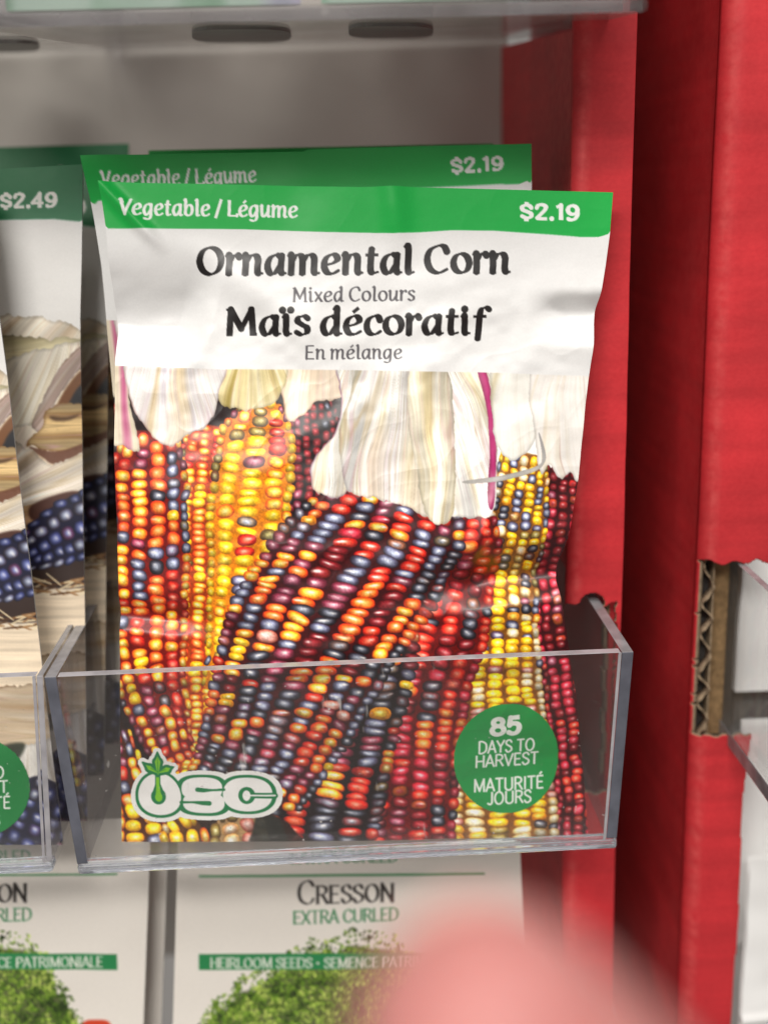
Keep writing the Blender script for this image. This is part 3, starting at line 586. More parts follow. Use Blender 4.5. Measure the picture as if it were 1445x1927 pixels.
def paint_blue(k=1.25):
    """white label, husks, a cut cob end, dark blue kernels and bare wood"""
    cv = Canvas(-760, 290, 190, 1570, k, (236,235,232))
    sl, X, Y = cv.grid(-760, 634, 190, 1570); cv.a[sl] = (222,208,186)
    sl, X, Y = cv.grid(-760, 290, 190, 640)
    hb = np.interp(X, [-760,-700,-300,0,100,150,190], [404,416,414,414,412,417,414])
    cv.blend(sl, (hb-Y)*k+.5, (4,116,66))
    text(cv, '$2.49', LOW, 1, 108, 392, 389, 27, 8.2, 5.4, (244,244,238))
    text(cv, 'Vegetable / Légume', LOW, -690, -370, 388, 390, 28, 5.8, 2.6, (244,244,238))
    tan = [((176,138,96),22,.5,.8),((248,240,226),30,.5,.7)]
    for ox in (-560, -280, 0):
        o = lambda pts: [(x+ox, y) for x, y in pts]
        husk(cv, o([(-130,625),(170,632),(170,930),(-130,960)]), (226,216,196), tan, (ox+260, 420), 203+ox, strength=.5)
        husk(cv, o([(-60,622),(60,634),(154,639),(120,652),(20,676),(-60,690)]), (198,190,156), [((140,126,84),30,.5,.8)], (ox-400, 690), 207, strength=.6)
        husk(cv, o([(-40,700),(60,660),(140,646),(156,652),(120,720),(66,788),(40,800),(-30,790)]), (230,224,208), [((196,180,140),26,.55,.7)], (ox+160, 520), 213, strength=.5)
        husk(cv, o([(190,630),(150,656),(112,690),(84,740),(58,792),(80,812),(106,756),(150,700),(190,680)]), (186,162,150), [((130,98,82),40,.5,.7),((228,214,204),46,.5,.8)], (ox+240, 560), 223, strength=.9)
        r = poly_mask(cv, o([(112,752),(150,700),(190,690),(190,790),(120,766)]), 3); cv.blend(r[0], r[3], (112,70,36))
        r = poly_mask(cv, o([(134,752),(154,724),(190,712),(190,764),(134,764)]), 3); cv.blend(r[0], r[3], (32,32,36))
        husk(cv, o([(92,764),(190,766),(190,826),(120,848),(70,842),(50,830),(80,800)]), (206,176,124), [((120,82,40),26,.5,.8),((238,216,166),34,.5,.7)], (ox-300, 800), 233, strength=1.1, edge=(130,86,40))
        r = poly_mask(cv, o([(94,781),(122,784),(150,780),(132,790),(104,791)]), 3); cv.blend(r[0], r[3]*.8, (66,44,28))
        r = poly_mask(cv, o([(56,838),(110,848),(190,824),(190,846),(110,872),(80,858)]), 2); cv.blend(r[0], r[3]*.85, (96,56,40))
        husk(cv, o([(-40,800),(44,836),(104,872),(190,838),(190,918),(110,936),(50,948),(-40,930)]), (222,212,196), [((176,148,116),30,.5,.8),((250,246,238),28,.55,.8)], (ox-200, 1040), 243, strength=.8)
        husk(cv, o([(-60,930),(60,950),(190,908),(190,946),(60,990),(40,1080),(-60,1050)]), (198,160,116), [((130,88,50),30,.55,.7),((226,180,120),30,.5,.7)], (ox-320, 1080), 253, strength=.9)
        r = poly_mask(cv, o([(58,950),(120,926),(150,930),(70,978)]), 3); cv.blend(r[0], r[3], (78,48,40))
        r = poly_mask(cv, o([(40,1070),(110,1050),(190,1030),(190,1098),(70,1104)]), 3); cv.blend(r[0], r[3], (52,38,34))
        ear(cv, [(ox+34,1058,20),(ox+80,1026,48),(ox+135,998,62),(ox+230,965,70)], 5, 25, {'N':7,'B':.6}, 261+ox, (26,26,50), hl=.5)
        rs = np.random.RandomState(5+ox % 97)
        for i in range(34):                                        # straw under the ear
            x, y = ox+60+rs.rand()*130, 1086+rs.rand()*34; a = rs.randn()*.5; c_, s_ = math.cos(a)*16, math.sin(a)*16
            r = poly_mask(cv, [(x-c_,y-s_-1.6),(x+c_,y+s_-1.6),(x+c_,y+s_+1.6),(x-c_,y-s_+1.6)], 1)
            if r: cv.blend(r[0], r[3]*.9, ((226,208,170),(150,110,70),(86,58,36))[rs.randint(3)])
    sl, X, Y = cv.grid(-760, 1118, 190, 1570)
    n = vnoise(X/160+vnoise(X/90, Y/30, 4)*.6, Y/9, 6); n2 = vnoise(X/60, Y/3.0, 8)
    wood = np.array((226,208,182), np.float32)*(.84+.2*n+.12*n2)[..., None]
    cv.blend(sl, (Y-1118-4*vnoise(X/20, Y*0, 2))*.5, wood)
    for ox in (-420, 0):
        o = lambda pts: [(x+ox, y) for x, y in pts]
        husk(cv, o([(-60,1270),(190,1230),(190,1340),(60,1362),(-60,1390)]), (206,184,154), tan, (ox-300, 1330), 273, strength=.5, edge=(120,84,50))
        husk(cv, o([(90,1362),(190,1340),(190,1450),(120,1450),(84,1420)]), (236,232,224), [((196,180,156),22,.6,.6)], (ox+140, 1200), 283, strength=.4)
        r = poly_mask(cv, o([(70,1350),(112,1344),(100,1372),(76,1378)]), 4); cv.blend(r[0], r[3]*.9, (40,46,34))
        ear(cv, [(ox+60,1610,60),(ox+110,1520,62),(ox+150,1440,50),(ox+160,1420,30)], 5, 26, {'N':8,'B':.5}, 291+ox, (26,26,50), hl=.52)
    return cv

def paint_cress(k=1.25):
    cv = Canvas(300, 1480, 1000, 2160, k, (236,230,221))
    G = (34,128,74)
    sl, X, Y = cv.grid(300, 1480, 1000, 2160)
    cv.blend(sl, np.minimum(.5+(2.2-np.abs(Y-(1649-(X-375)*.0075)))*k, np.minimum(X-374, 912-X)), (70,150,96))
    text(cv, 'EXTRA CURLED', CAP, 548, 748, 1625, 1622, 22, 3.4, 1.6, G, serif=1.3)
    text(cv, 'Cresson', CAP, 560, 741, 1702, 1696, 44, 6.4, 1.9, (44,38,36), serif=1.4, small='reson')
    text(cv, 'EXTRA CURLED', CAP, 552, 750, 1739, 1732, 24, 3.8, 1.7, G, serif=1.3)
    rs = np.random.RandomState(77); cl_ = lambda x: 1.6*float(vnoise(np.array(x/14.), np.array(.5), 42))
    xs = [372,400,430,455,490,520,545,585,620,660,700,740,765,785,800,815,835,850]
    tops = [1930,1884,1862,1834,1826,1796,1790,1762,1770,1746,1752,1756,1780,1800,1840,1858,1894,1930]
    r = poly_mask(cv, list(zip(xs, [t+34 for t in tops]))+[(850,2060),(372,2060)], 4); cv.blend(r[0], r[3]*.8, (58,70,22))
    pal = [(34,54,12),(58,86,20),(86,120,32),(112,146,46),(146,176,66),(182,200,98),(74,98,30)]
    for i in range(9500):
        t = i/9500; x = 372+rs.rand()*478; top = np.interp(x, xs, tops)
        y = top+(rs.rand()**1.15)*(2040-top); 
        if y-top < 34*cl_(x) and rs.rand() < .75: continue
        cl = vnoise(np.array(x/26.), np.array(y/22.), 40); lo = t*.55+(cl-.5)*1.0+.2+.35*(vnoise(np.array(x/9.), np.array(y/9.), 41)-.5)+max(0, (1860-y))/900
        c = np.array(pal[int(np.clip(lo*6+rs.randn()*.8, 0, 6))], float)*(.85+.3*rs.rand())
        a = rs.rand()*6.28; big = rs.rand(); L, w = 2.4+4.2*big*rs.rand(), 1.5+1.5*big
        g = cv.grid(x-L-2, y-L-2, x+L+2, y+L+2)
        if g is None: continue
        s2, X, Y = g; u = ((X-x)*math.cos(a)+(Y-y)*math.sin(a))/L; v = (-(X-x)*math.sin(a)+(Y-y)*math.cos(a))/w
        cv.blend(s2, (1-np.hypot(u, v))*3, np.clip(c[None, None]*(1+.25*v[..., None]), 0, 255))
    g = cv.grid(374, 1780, 912, 1840); sl, X, Y = g
    bt = 1799-.5*((X-640)/268)**2*-4-5
    cv.blend(sl, np.minimum(np.minimum((Y-bt)*k, (bt+30-Y)*k)+.5, np.minimum((X-374.5)*k, (911-X)*k)+.5), (40,134,78))
    text(cv, 'HEIRLOOM SEEDS • SEMENCE PATRIMONIALE', CAP, 396, 884, 1822, 1820, 19, 3.2, 1.6, (232,234,222), serif=1.1)
    g = cv.grid(380, 2050, 880, 2160); sl, X, Y = g; cv.blend(sl, np.minimum((Y-2052)*.5, np.minimum(X-390, 870-X)), (190,66,34))
    g = cv.grid(838, 1910, 912, 1990); sl, X, Y = g; cv.blend(sl, (1-np.abs((X-872)/30)**4-np.abs((Y-1948)/30)**4)*3, (214,66,36))
    return cv

def paint_pale(k=.8):
    cv = Canvas(0, 0, 900, 1240, k, (140,160,148)); sl, X, Y = cv.grid(0, 0, 900, 1240)
    n = vnoise(X/70, Y/120, 61); cv.blend(sl, np.clip((n-.4)*3, 0, 1)*.7, (84,124,96)); cv.blend(sl, np.clip((X-760)/60, 0, 1)*.6, (150,130,170))
    cv.blend(sl, (90-Y), (14,120,60))
    return cv

# ================================================================ the display stands
def flange_sheet(name, mat, parent, x0, x1, Y, z0, z1, th, notch, cell=.00022, seed=1, round_l=.0):
    """the front strip of a stand, one board with a torn notch; notch(x, z) -> True where board is missing"""
    nx, nz = int((x1-x0)/cell), int((z1-z0)/cell)
    xs, zs = np.linspace(x0, x1, nx+1), np.linspace(z0, z1, nz+1); Xg, Zg = np.meshgrid(xs, zs, indexing='ij')
    yy = Y+.00025*np.sin(Zg*70)+.00018*(vnoise(Zg*120, Xg*200, seed)-.5)
    if round_l: t = np.clip((x0+round_l-Xg)/round_l, 0, 1); yy = yy+round_l*(1-np.sqrt(1-t*t*.98))
    xc, zc = (Xg[:-1, :-1]+Xg[1:, 1:])/2, (Zg[:-1, :-1]+Zg[1:, 1:])/2
    me = grid_mesh(name, np.stack([Xg, yy, Zg], -1), mask=~notch(xc, zc))
    o = link(name, me, [mat, M_KRAFTL], parent)
    s = o.modifiers.new('board', 'SOLIDIFY'); s.thickness = th; s.offset = 1; s.material_offset_rim = 1; s.use_rim = True
    return o

Z0, Z1 = .085, .43
# left stand: grey back, red inner wall, front strip with the slots its trays poke out of
FY = .2060                                                       # the plane of the front strips
st = tag(empty('cardboard_stand', (0, .30, Z0)), 'red cardboard display stand with a grey back holding the corn seed trays', 'display stand', 'red cardboard stands')
b = MB(); b.box(-.20, .0437, .3004, .3034, Z0, Z1); b.build('back_panel', M_PANEL, st)
def wall_top(v): return Vector((v.x, v.y, v.z+(.085*(v.y-.18) if .3 < v.z < .33 else 0)))
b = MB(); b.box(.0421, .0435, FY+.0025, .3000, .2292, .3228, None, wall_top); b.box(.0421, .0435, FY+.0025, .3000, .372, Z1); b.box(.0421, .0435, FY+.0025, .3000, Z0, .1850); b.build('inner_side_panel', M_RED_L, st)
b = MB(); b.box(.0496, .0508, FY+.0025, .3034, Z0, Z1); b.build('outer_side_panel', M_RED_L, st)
def notch_l(x, z):
    top = .2243+.0006*np.sin(x*900)+.0005*(vnoise(x*2600, z*0+3, 8)-.5)
    top = np.where(((x-.0456)/.0024)**2+((z-.2246)/.0021)**2 < 1, .2290, top)        # a round bite in the upper edge
    right = .0502+.0006*(vnoise(z*1400, x*0+2, 9)-.5)
    return ((z < top) & (z > .1850+.0004*np.sin(x*1700)) & (x < right)) | ((z > .3274+.0004*(vnoise(x*2600, z*0, 18)-.5)) & (z < .370))
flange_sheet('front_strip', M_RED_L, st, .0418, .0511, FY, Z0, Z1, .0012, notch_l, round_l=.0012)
b = MB()                                                         # torn flute left standing beside the slot
for i in range(8):
    z = .1880+i*.0044; b.box(.0485+.0004*(i % 2), .0491+.0004*(i % 2), FY+.0014, FY+.0036, z, z+.0043)
b.build('torn_flute', M_KRAFTL, st)

# right stand beyond the dark gap
st2 = tag(empty('cardboard_stand', (.070, .30, Z0)), 'red cardboard stand past the dark gap, its notch showing brown corrugation', 'display stand', 'red cardboard stands')
NB, NT = .1959, .2315
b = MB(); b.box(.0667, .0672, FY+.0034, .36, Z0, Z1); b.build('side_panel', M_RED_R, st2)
def fold_notch(x, z): return (z < NT+.0004*np.sin(x*1500)+.0003*(vnoise(x*2500, z*0, 5)-.5)) & (z > NB+.0003*np.sin(x*2100+1)) & (x > .0671+.0002*(vnoise(z*1500, x*0+1, 15)-.5)) & (x < .095)
def rwidth(x, z): return fold_notch(x, z) | (x > np.interp(z, [.085, .123, .155, .182, .196, .2313, .43], [.0764, .0766, .0768, .0764, .0775, .0788, .0815]))
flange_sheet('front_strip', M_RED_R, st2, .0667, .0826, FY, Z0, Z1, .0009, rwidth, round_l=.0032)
b = MB(); b.box(.0695, .0698, FY+.0026, FY+.022, NB-.001, NT+.001); b.box(.0695, .0699, FY+.004, .36, Z0, NB-.0012); b.box(.0695, .0699, FY+.004, .36, NT+.0012, Z1); b.build('inner_liner', M_KRAFTL, st2)
# the wavy flute between the two liners, seen end on in the notch
zz = np.linspace(NB-.001, NT+.001, 140); xx = .06835+.00105*np.sin((zz-NB)*2*math.pi/.0071+.5*np.sin(zz*400)); P = np.zeros((140, 3, 3))
for j, yv in enumerate((FY+.0020, FY+.0030, FY+.0044)): P[:, j] = np.stack([xx, np.full(140, yv)+.0003*np.sin(zz*3000)*(j == 0), zz], 1)
fl = link('corrugation', grid_mesh('corrugation', P), M_KRAFTL, st2); s = fl.modifiers.new('paper', 'SOLIDIFY'); s.thickness = .00035
b = MB(); b.box(.0673, .0694, FY+.0050, FY+.0054, NB-.001, NT+.001); b.build('flute_shadow', M_DARKIN, st2)  # dark sheet painting the shade behind the flute
b = MB(); b.box(.0699, .0733, FY+.0046, FY+.0058, NB-.002, NT+.003); b.build('inner_flap', M_KRAFT, st2)
b = MB(); b.box(.0731, .0762, FY+.0080, FY+.0090, NB-.002, NT+.006); b.build('inner_liner_shadow', M_DARKIN, st2)  # dark strip painting the shade inside the notch
b = MB(); b.box(.0511, .16, .3040, .3060, Z0, Z1); b.build('back_panel', M_DARKIN, st2)  # dark board added to stop light entering the gap from behind

# ================================================================ clear trays
def tray(label, x0, x1, yf, yb, z0, z1, t, slope=0.0, taper=.042, front=M_ACR_F, base=M_ACR, lip=M_CLEAR, edges=(M_EDGE, M_EDGE_G), parts=('l', 'r'), zsteps=None):
    """open acrylic box narrowing a little towards its foot"""
    xc = (x0+x1)/2; h = z1-z0
    def tap(v): return Vector((xc+(v.x-xc)*(1-taper*max(0, (z1-v.z))/h*(h/.036)), v.y, v.z+slope*(v.y-yf)))
    o = tag(empty('acrylic_tray', (xc, yf, z0)), label, 'tray', 'clear acrylic trays')
    b = MB(); b.box(x0+t+.0001, x1-t-.0001, yf, yf+.0020, z0+.0019, z1, {'u': 1}, tap); b.build('front_panel', [front, M_EDGE_L], o, .0002)
    if 'l' in parts: b = MB(); b.box(x0, x0+t, yf, yb, z0+.0019, z1, {'u': 2, 'f': 1}, tap); b.build('side_panel', [M_ACR_D, *edges], o, .0002)
    if 'r' in parts: b = MB(); b.box(x1-t, x1, yf, yb, z0+.0019, z1, {'u': 2, 'f': 1}, tap); b.build('side_panel', [M_ACR_D, *edges], o, .0002)
    b = MB(); b.box(x1-t-.0006, x1-t-.0001, yf-.0002, yf, z0+.0019, z1, None, tap); b.build('corner_seam', M_EDGE_L, o)
    b = MB(); b.box(x0, x1, yf+.0026, yb, z0, z0+.0017, None, tap); b.build('floor', base, o)
    b = MB(); b.box(x0-.0001, x1+.0001, yf-.0003, yf+.0025, z0-.0001, z0+.0018, None, tap); b.build('floor_lip', lip, o, .0006)
    return o
TZ0, TZ1 = .1882, .2249
tray('clear scuffed tray holding the ornamental corn packets', -.0502, .0472, .1800, .262, TZ0, TZ1, .0020)
tray('clear tray holding the blue corn packets at left edge', -.1500, -.0504, .1803, .262, TZ0+.0006, TZ1+.0002, .0011, edges=(M_EDGE_L, M_EDGE_G))
up = tray('clear tray overhead, its underside showing dark oval slots', -.0500, .0468, .1800, .2990, .3241, .362, .0022, slope=.085, taper=.008, base=M_FROST, lip=M_ACR_D)
tray('unseen clear tray added overhead at the far left to shade the back wall', -.1500, -.0504, .1803, .2990, .3241, .362, .0022, slope=.085, taper=.008, base=M_FROST, lip=M_ACR_D)  # added out of view; its hazy floor blocks light from the back wall
# solid dark ovals painting the shade of the slots in the upper tray floor
def slope_pt(x, y): return on_plane(x, y, (0, .18, .32395), np.array([0, -.085, 1.0]))
for xa, xb, yc, hh in ((-75, 75, 88, 9), (362, 548, 66, 13), (656, 815, 59, 12)):
    a = [slope_pt(xa+(xb-xa)*(.5+.5*math.copysign(abs(math.cos(t))**.45, math.cos(t))), yc+hh*math.copysign(abs(math.sin(t))**.8, math.sin(t))) for t in np.linspace(0, 2*math.pi, 40, endpoint=False)]
    b = MB(); b.prism([Vector(p)+Vector((0, 0, -.0002)) for p in a], (0, 0, .0012)); b.build('slot', M_SLOT, up)
t4 = tag(empty('acrylic_tray', (.10, .16, NB)), 'clear tray sticking out of the notch in the far red stand', 'tray', 'clear acrylic trays')
b = MB(); b.box(.0730, .0745, .160, .29, NB+.0012, NT-.0005, {'u': 1, 'f': 1}); b.build('side_panel', [M_ACR, M_EDGE_G], t4, .0002)
b = MB(); b.box(.0728, .150, .162, .29, NB-.0022, NB+.0011, {'l': 1}); b.build('floor', [M_ACR, M_EDGE_G], t4, .0003)
b = MB(); b.box(.0746, .150, .160, .162, NB+.0012, NT-.0005, {'u': 1}); b.build('front_panel', [M_ACR_F, M_EDGE_L], t4, .0002)

# ================================================================ packets
class Plane:
    """a leaning packet's plane through (y, z) at its foot and at its top"""
    def __init__(s, yb, zb, yt, zt):
        s.p0 = np.array([0, yb, zb]); up_ = np.array([0, yt-yb, zt-zb]); s.n = np.cross(up_, [1.0, 0, 0]); s.n /= np.linalg.norm(s.n)
        if s.n[1] > 0: s.n = -s.n
    def at(s, x, y, mm=0.0): return on_plane(x, y, s.p0, s.n)+np.multiply.outer(np.asarray(mm, float)*.001, s.n)

def outline(L, R, T, B):
    """edge curves: L, R are (y, x) lists, T, B are (x, y) lists"""
    f = lambda c: (np.array([q[0] for q in c], float), np.array([q[1] for q in c], float))
    return tuple(map(f, (L, R, T, B)))
def patch(ol, U, V, c0, c1):
    """points of the region between curves c0 and c1 (None = the packet's own edge); V runs 0..1 down"""
    (ly, lx), (ry, rx), (tx, ty), (bx, by) = ol
    xn = lx[0]+(rx[0]-lx[0])*U
    ya = np.interp(xn, tx, ty) if c0 is None else np.interp(xn, *c0)
    yb = np.interp(lx[-1]+(rx[-1]-lx[-1])*U, bx, by) if c1 is None else np.interp(xn, *c1)
    y = ya+(yb-ya)*V; xl, xr = np.interp(y, ly, lx), np.interp(y, ry, rx)
    return xl+(xr-xl)*U, y

def packet(name, label, cat, group, plane, ol, art, art_ol, cuts, disp, step, mats, depth=1.2, names=('header_band', 'label_panel', 'picture_panel'), tint=1.0):
    """a printed paper packet: its front in bands, its plain back and its rim"""
    (ly, lx), (ry, rx) = ol[0], ol[1]
    w, h = abs(rx[0]-lx[0]), ly[-1]-ly[0]; nu = max(20, int(w/step))
    foot = plane.at((lx[-1]+rx[-1])/2, ly[-1]); root = tag(empty(name, foot), label, cat, group)
    U1 = np.linspace(0, 1, nu)
    bounds = [(None, None)]+[c for c in cuts]+[(None, None)]
    for k, nm in enumerate(names):
        gc0, ac0 = (None, None) if k == 0 else cuts[k-1]
        gc1, ac1 = (None, None) if k == len(names)-1 else cuts[k]
        a, bb = patch(ol, np.array([.5, .5]), np.array([0., 1.]), gc0, gc1)
        nv = max(4, int(abs(bb[1]-bb[0])/step)); U, V = np.meshgrid(U1, np.linspace(0, 1, nv), indexing='ij')
        X, Y = patch(ol, U, V, gc0, gc1); AX, AY = patch(art_ol, U, V, ac0, ac1)
        P = plane.at(X, Y, disp(X, Y)); c = art.sample(AX, AY)*tint
        link(nm, grid_mesh(nm, P, c), mats, root)
    U, V = np.meshgrid(np.linspace(0, 1, 70), np.linspace(0, 1, 90), indexing='ij'); X, Y = patch(ol, U, V, None, None)
    edge = np.minimum(np.minimum(U, 1-U), np.minimum(V, 1-V)); back = disp(X, Y)-.5-depth*smooth(0, .25, edge)
    back = np.minimum(back, disp(X, Y)-.5)
    link('back_panel', grid_mesh('back_panel', plane.at(X, Y, back), flip=True), M_BACK, root)
    return root

corn = paint_corn()
OL1 = outline([(341,187),(430,200),(500,205),(600,212),(625,216),(690,217),(850,217),(1000,224),(1130,228),(1200,229),(1400,229),(1583,230)],
              [(362,1153),(440,1147),(500,1139),(585,1124),(610,1120),(760,1101),(900,1086),(1000,1068),(1060,1052),(1095,1047),(1150,1055),(1225,1067),(1300,1080),(1450,1096),(1571,1106)],
              [(187,341),(260,344),(380,346),(680,352),(735,351),(1000,358),(1153,362)], [(230,1583),(700,1578),(1106,1571)])
CUT_A = (np.array([170,196,204,300,450,600,740,790,850,930,1030,1090,1125,1143,1150,1170.]), np.array([414,422,430,430,431,436,439,437,433,434,441,446,446,441,432,420.])-.2)
CUT_B = (np.array([170,215,400,640,930,1000,1110,1170.]), np.array([688,688,694,696,701,704,708,710.]))
PL1 = Plane(.1880, .1905, .2010, .302)
def crumple(X, Y):
    d = 4.6*np.clip(1-((X-650)/470)**2, 0, 1)**.7*smooth(640, 980, Y)*(1-.86*smooth(1180, 1560, Y))
    d = d+.8*np.clip(1-((X-690)/480)**2, 0, 1)*smooth(430, 560, Y)*(1-smooth(640, 900, Y))
    yl = 606+.04*(X-215)                                          # crease running in from the left edge
    pl = np.where(Y < yl, smooth(445, 606, Y)**1.5, 1-smooth(0, 1, (Y-yl)/(86+.02*(X-215)))); d = d-3.9*pl*(1-smooth(330, 405, X+.25*(Y-606)))
    yr = 588+.02*(1124-X)
    pr = np.where(Y < yr, smooth(535, 588, Y)**1.6, 1-smooth(0, 70, Y-yr)); d = d-2.3*pr*smooth(985, 1075, X)
    ym = 1090-.10*(X-900)                                         # deep cross fold on the right half
    pm = np.where(Y < ym, smooth(ym-95, ym, Y)**1.5, 1-smooth(0, 52, Y-ym)); d = d-3.6*pm*smooth(735, 930, X)
    d = d+1.1*np.exp(-(((X-905)*.93+(Y-985)*.36)/17)**2)*np.exp(-((Y-985)/75)**2)
    y2 = 1152+.06*(X-230); d = d-1.5*np.where(Y < y2, smooth(y2-60, y2, Y)**2, 1-smooth(0, 34, Y-y2))*(1-smooth(330, 450, X))
    d = d+.9*np.exp(-((X-737-.1*(Y-345))/26)**2)*(1-smooth(380, 520, Y))
    d = d-.5*np.exp(-((X-560)/60)**2)*(1-smooth(350, 480, Y))
    d = d+.9*np.exp(-(((X-190)*.72-(Y-345)*.69)/13)**2)*(1-smooth(120, 190, np.hypot(X-190, Y-345)))
    d = d+.7*np.exp(-(((X-560)*.55-(Y-600)*.83)/34)**2)*np.exp(-((X-470)/150)**2)*np.exp(-((Y-560)/110)**2)
    d = d-.8*np.exp(-((X-700-.35*(Y-1000))/38)**2)*smooth(880, 1000, Y)*(1-smooth(1140, 1260, Y))
    d = d*1.15; s = smooth(430, 640, Y)
    d = d+s*(1.0*(vnoise(X/120+Y/300, Y/80, 301)-.5)+.5*(vnoise(X/52, Y/38+X/160, 302)-.5)+.14*(vnoise(X/22, Y/18, 303)-.5))*(1-.5*smooth(1250, 1500, Y))
    c1 = 1-np.abs(2*vnoise(X/95+.4*vnoise(X/60, Y/60, 341), Y/120, 342)-1); c2 = 1-np.abs(2*vnoise(X/60+Y/90, Y/70, 343)-1)
    return d+(.07*c1**7+.05*c2**7)*(.25+.75*smooth(560, 760, Y))*(1-.6*smooth(1300, 1540, Y))
p1 = packet('seed_packet', 'bulging ornamental corn packet in front with bright green header and round 85 days seal', 'seed packet', 'ornamental corn packets',
            PL1, OL1, corn, OL1, [(CUT_A, CUT_A), (CUT_B, CUT_B)], crumple, 1.5, M_PRINT, 3.0)
badge_art = paint_badge()
def seal(name, art, mask_fn, x0, y0, x1, y1, step, parent, surf):
    X, Y = np.meshgrid(np.arange(x0, x1, step), np.arange(y0, y1, step), indexing='ij')
    P = surf(X, Y); c = art.sample(X, Y); xc, yc = X[:-1, :-1]+step/2, Y[:-1, :-1]+step/2
    return link(name, grid_mesh(name, P, c, mask=mask_fn(xc, yc)), M_STICK, parent)
seal('round_seal', badge_art, lambda x, y: ((x-950)/98.5)**2+((y-1421)/106.5)**2 < 1, 846, 1311, 1054, 1532, 1.0, p1, lambda X, Y: PL1.at(X, Y, crumple(X, Y)+.07))
logo_art, halo, LX, LY = paint_logo()
def logo_mask(x, y):
    i = np.clip(((x-logo_art.x0)*logo_art.k).astype(int), 0, halo.shape[1]-1); j = np.clip(((y-logo_art.y0)*logo_art.k).astype(int), 0, halo.shape[0]-1); return halo[j, i]
seal('sprout_logo', logo_art, logo_mask, 236, 1392, 534, 1548, .9, p1, lambda X, Y: PL1.at(X, Y, crumple(X, Y)+.07))

def curl(x0, y0, k): return lambda X, Y: k*(1-smooth(0, 130, np.hypot(X-x0, Y-y0)))+.5*(vnoise(X/90, Y/90, 311)-.5)
def shift_cut(c, sx, sy, x0, y0, x1, y1): return ((c[0]-x0)*sx+x1, (c[1]-y0)*sy+y1)
OL2 = outline([(295,155),(380,172),(500,191),(560,197),(640,204),(760,215),(1000,226),(1470,232)], [(270,1000),(350,1000),(1440,985)], [(155,295),(330,289),(570,285),(580,281),(1000,270)], [(232,1470),(985,1440)])
c2a = (np.array([150,165,200,400,700,940,975,995,1005.]), np.array([372,378,376,368,356,347,346,338,332.])); c2b = (np.array([150,1000.]), np.array([602,590.]))
packet('seed_packet', 'ornamental corn packet standing behind the bulging one, curled at its top left corner', 'seed packet', 'ornamental corn packets',
       Plane(.1985, .1905, .2140, .307), OL2, corn, OL1, [(c2a, CUT_A), (c2b, CUT_B)], curl(165, 300, 1.6), 2.2, M_PRINT, 1.0)
OL3 = outline([(283,280),(1420,300)], [(270,928),(1400,915)], [(280,283),(928,270)], [(300,1420),(915,1400)])
c3a = (np.array([280.,928]), np.array([343.,330])); c3b = (np.array([280.,928]), np.array([560.,548]))
packet('seed_packet', 'rearmost ornamental corn packet, only a strip of dark green top edge showing', 'seed packet', 'ornamental corn packets',
       Plane(.212, .1905, .2400, .312), OL3, corn, OL1, [(c3a, CUT_A), (c3b, CUT_B)], lambda X, Y: X*0, 5, M_PRINT, 1.0)

# blue corn packets
blue = paint_blue()
OLB = outline([(340,-735),(1560,-735)], [(310,157),(600,152),(1100,159),(1545,165)], [(-735,340),(0,318),(157,309)], [(-735,1560),(165,1545)])
BA = (np.array([-760,-700,-300,0,100,150,190.]), np.array([404,416,414,414,412,417,414.])); BB = (np.array([-760.,190]), np.array([634.,634]))
def blue_outline(tr, br, wt, wb, drop=26):
    return outline([(tr[1]+drop, tr[0]-wt), (br[1]+drop*.6, br[0]-wb)], [(tr[1], tr[0]), (br[1], br[0])], [(tr[0]-wt, tr[1]+drop), tr], [(br[0]-wb, br[1]+drop*.6), br])
def blue_packet(label, pl, ol, a0, b0, step, d=lambda X, Y: .6*(vnoise(X/140, Y/120, 321)-.5)):
    x0, x1 = ol[0][1][0], ol[1][1][0]; t0, t1 = ol[2][1][0], ol[2][1][-1]
    ca = (BA[0]*1.0, BA[1]-309+a0); ca = (np.interp(BA[0], [-735, 157], [x0, x1]), np.interp(BA[0], [-735, 157], [t0, t1])+(BA[1]-np.interp(BA[0], [-735, 157], [340, 309]))*a0)
    cb = (np.array([x0, x1]), np.array([t0, t1])+b0)
    return packet('seed_packet', label, 'seed packet', 'blue corn packets', pl, ol, blue, OLB, [(ca, BA), (cb, BB)], d, step, M_PRINT, 1.5)
fb = blue_packet('leaning blue corn packet in front at the left edge with a round green seal', Plane(.1890, .1905, .2100, .302), blue_outline((-32,330), (120,1590), 930, 880, 10), 1.0, 392, 2.0)
blue_packet('second blue corn packet, its 2.49 price in full view', Plane(.1965, .1905, .2200, .306), OLB, 1.0, 325, 1.9)
blue_packet('shadowed blue corn packet just behind the one priced 2.49', Plane(.2060, .1905, .2360, .308), blue_outline((208,327), (196,1460), 850, 815), .95, 300, 3)
blue_packet('rearmost blue corn packet, tall dark green top edge standing highest', Plane(.2140, .1905, .2680, .312), blue_outline((243,270), (226,1400), 790, 760, 22), .9, 285, 4)
# its seal shows at the left edge of the photo
badge2 = Canvas(-150, 1365, 60, 1595, 2.0, (20, 126, 60))
for s_, xa, xb, ya, yb in (('DAYS TO', -100, 9, 1468, 1464), ('HARVEST', -104, 16, 1497, 1491), ('MATURITÉ', -106, 20, 1528, 1521), ('JOURS', -84, 0, 1560, 1554)):
    text(badge2, s_, CAP, xa, xb, ya, yb, 23, 3.2, 2.8, (236, 242, 234))
PLF = Plane(.1890, .1905, .2100, .302)
seal('round_seal', badge2, lambda x, y: ((x+42)/99)**2+((y-1482)/94)**2 < 1, -143, 1386, 60, 1578, 1.4, fb, lambda X, Y: PLF.at(X, Y, .6*(vnoise(X/140, Y/120, 321)-.5)+.07))

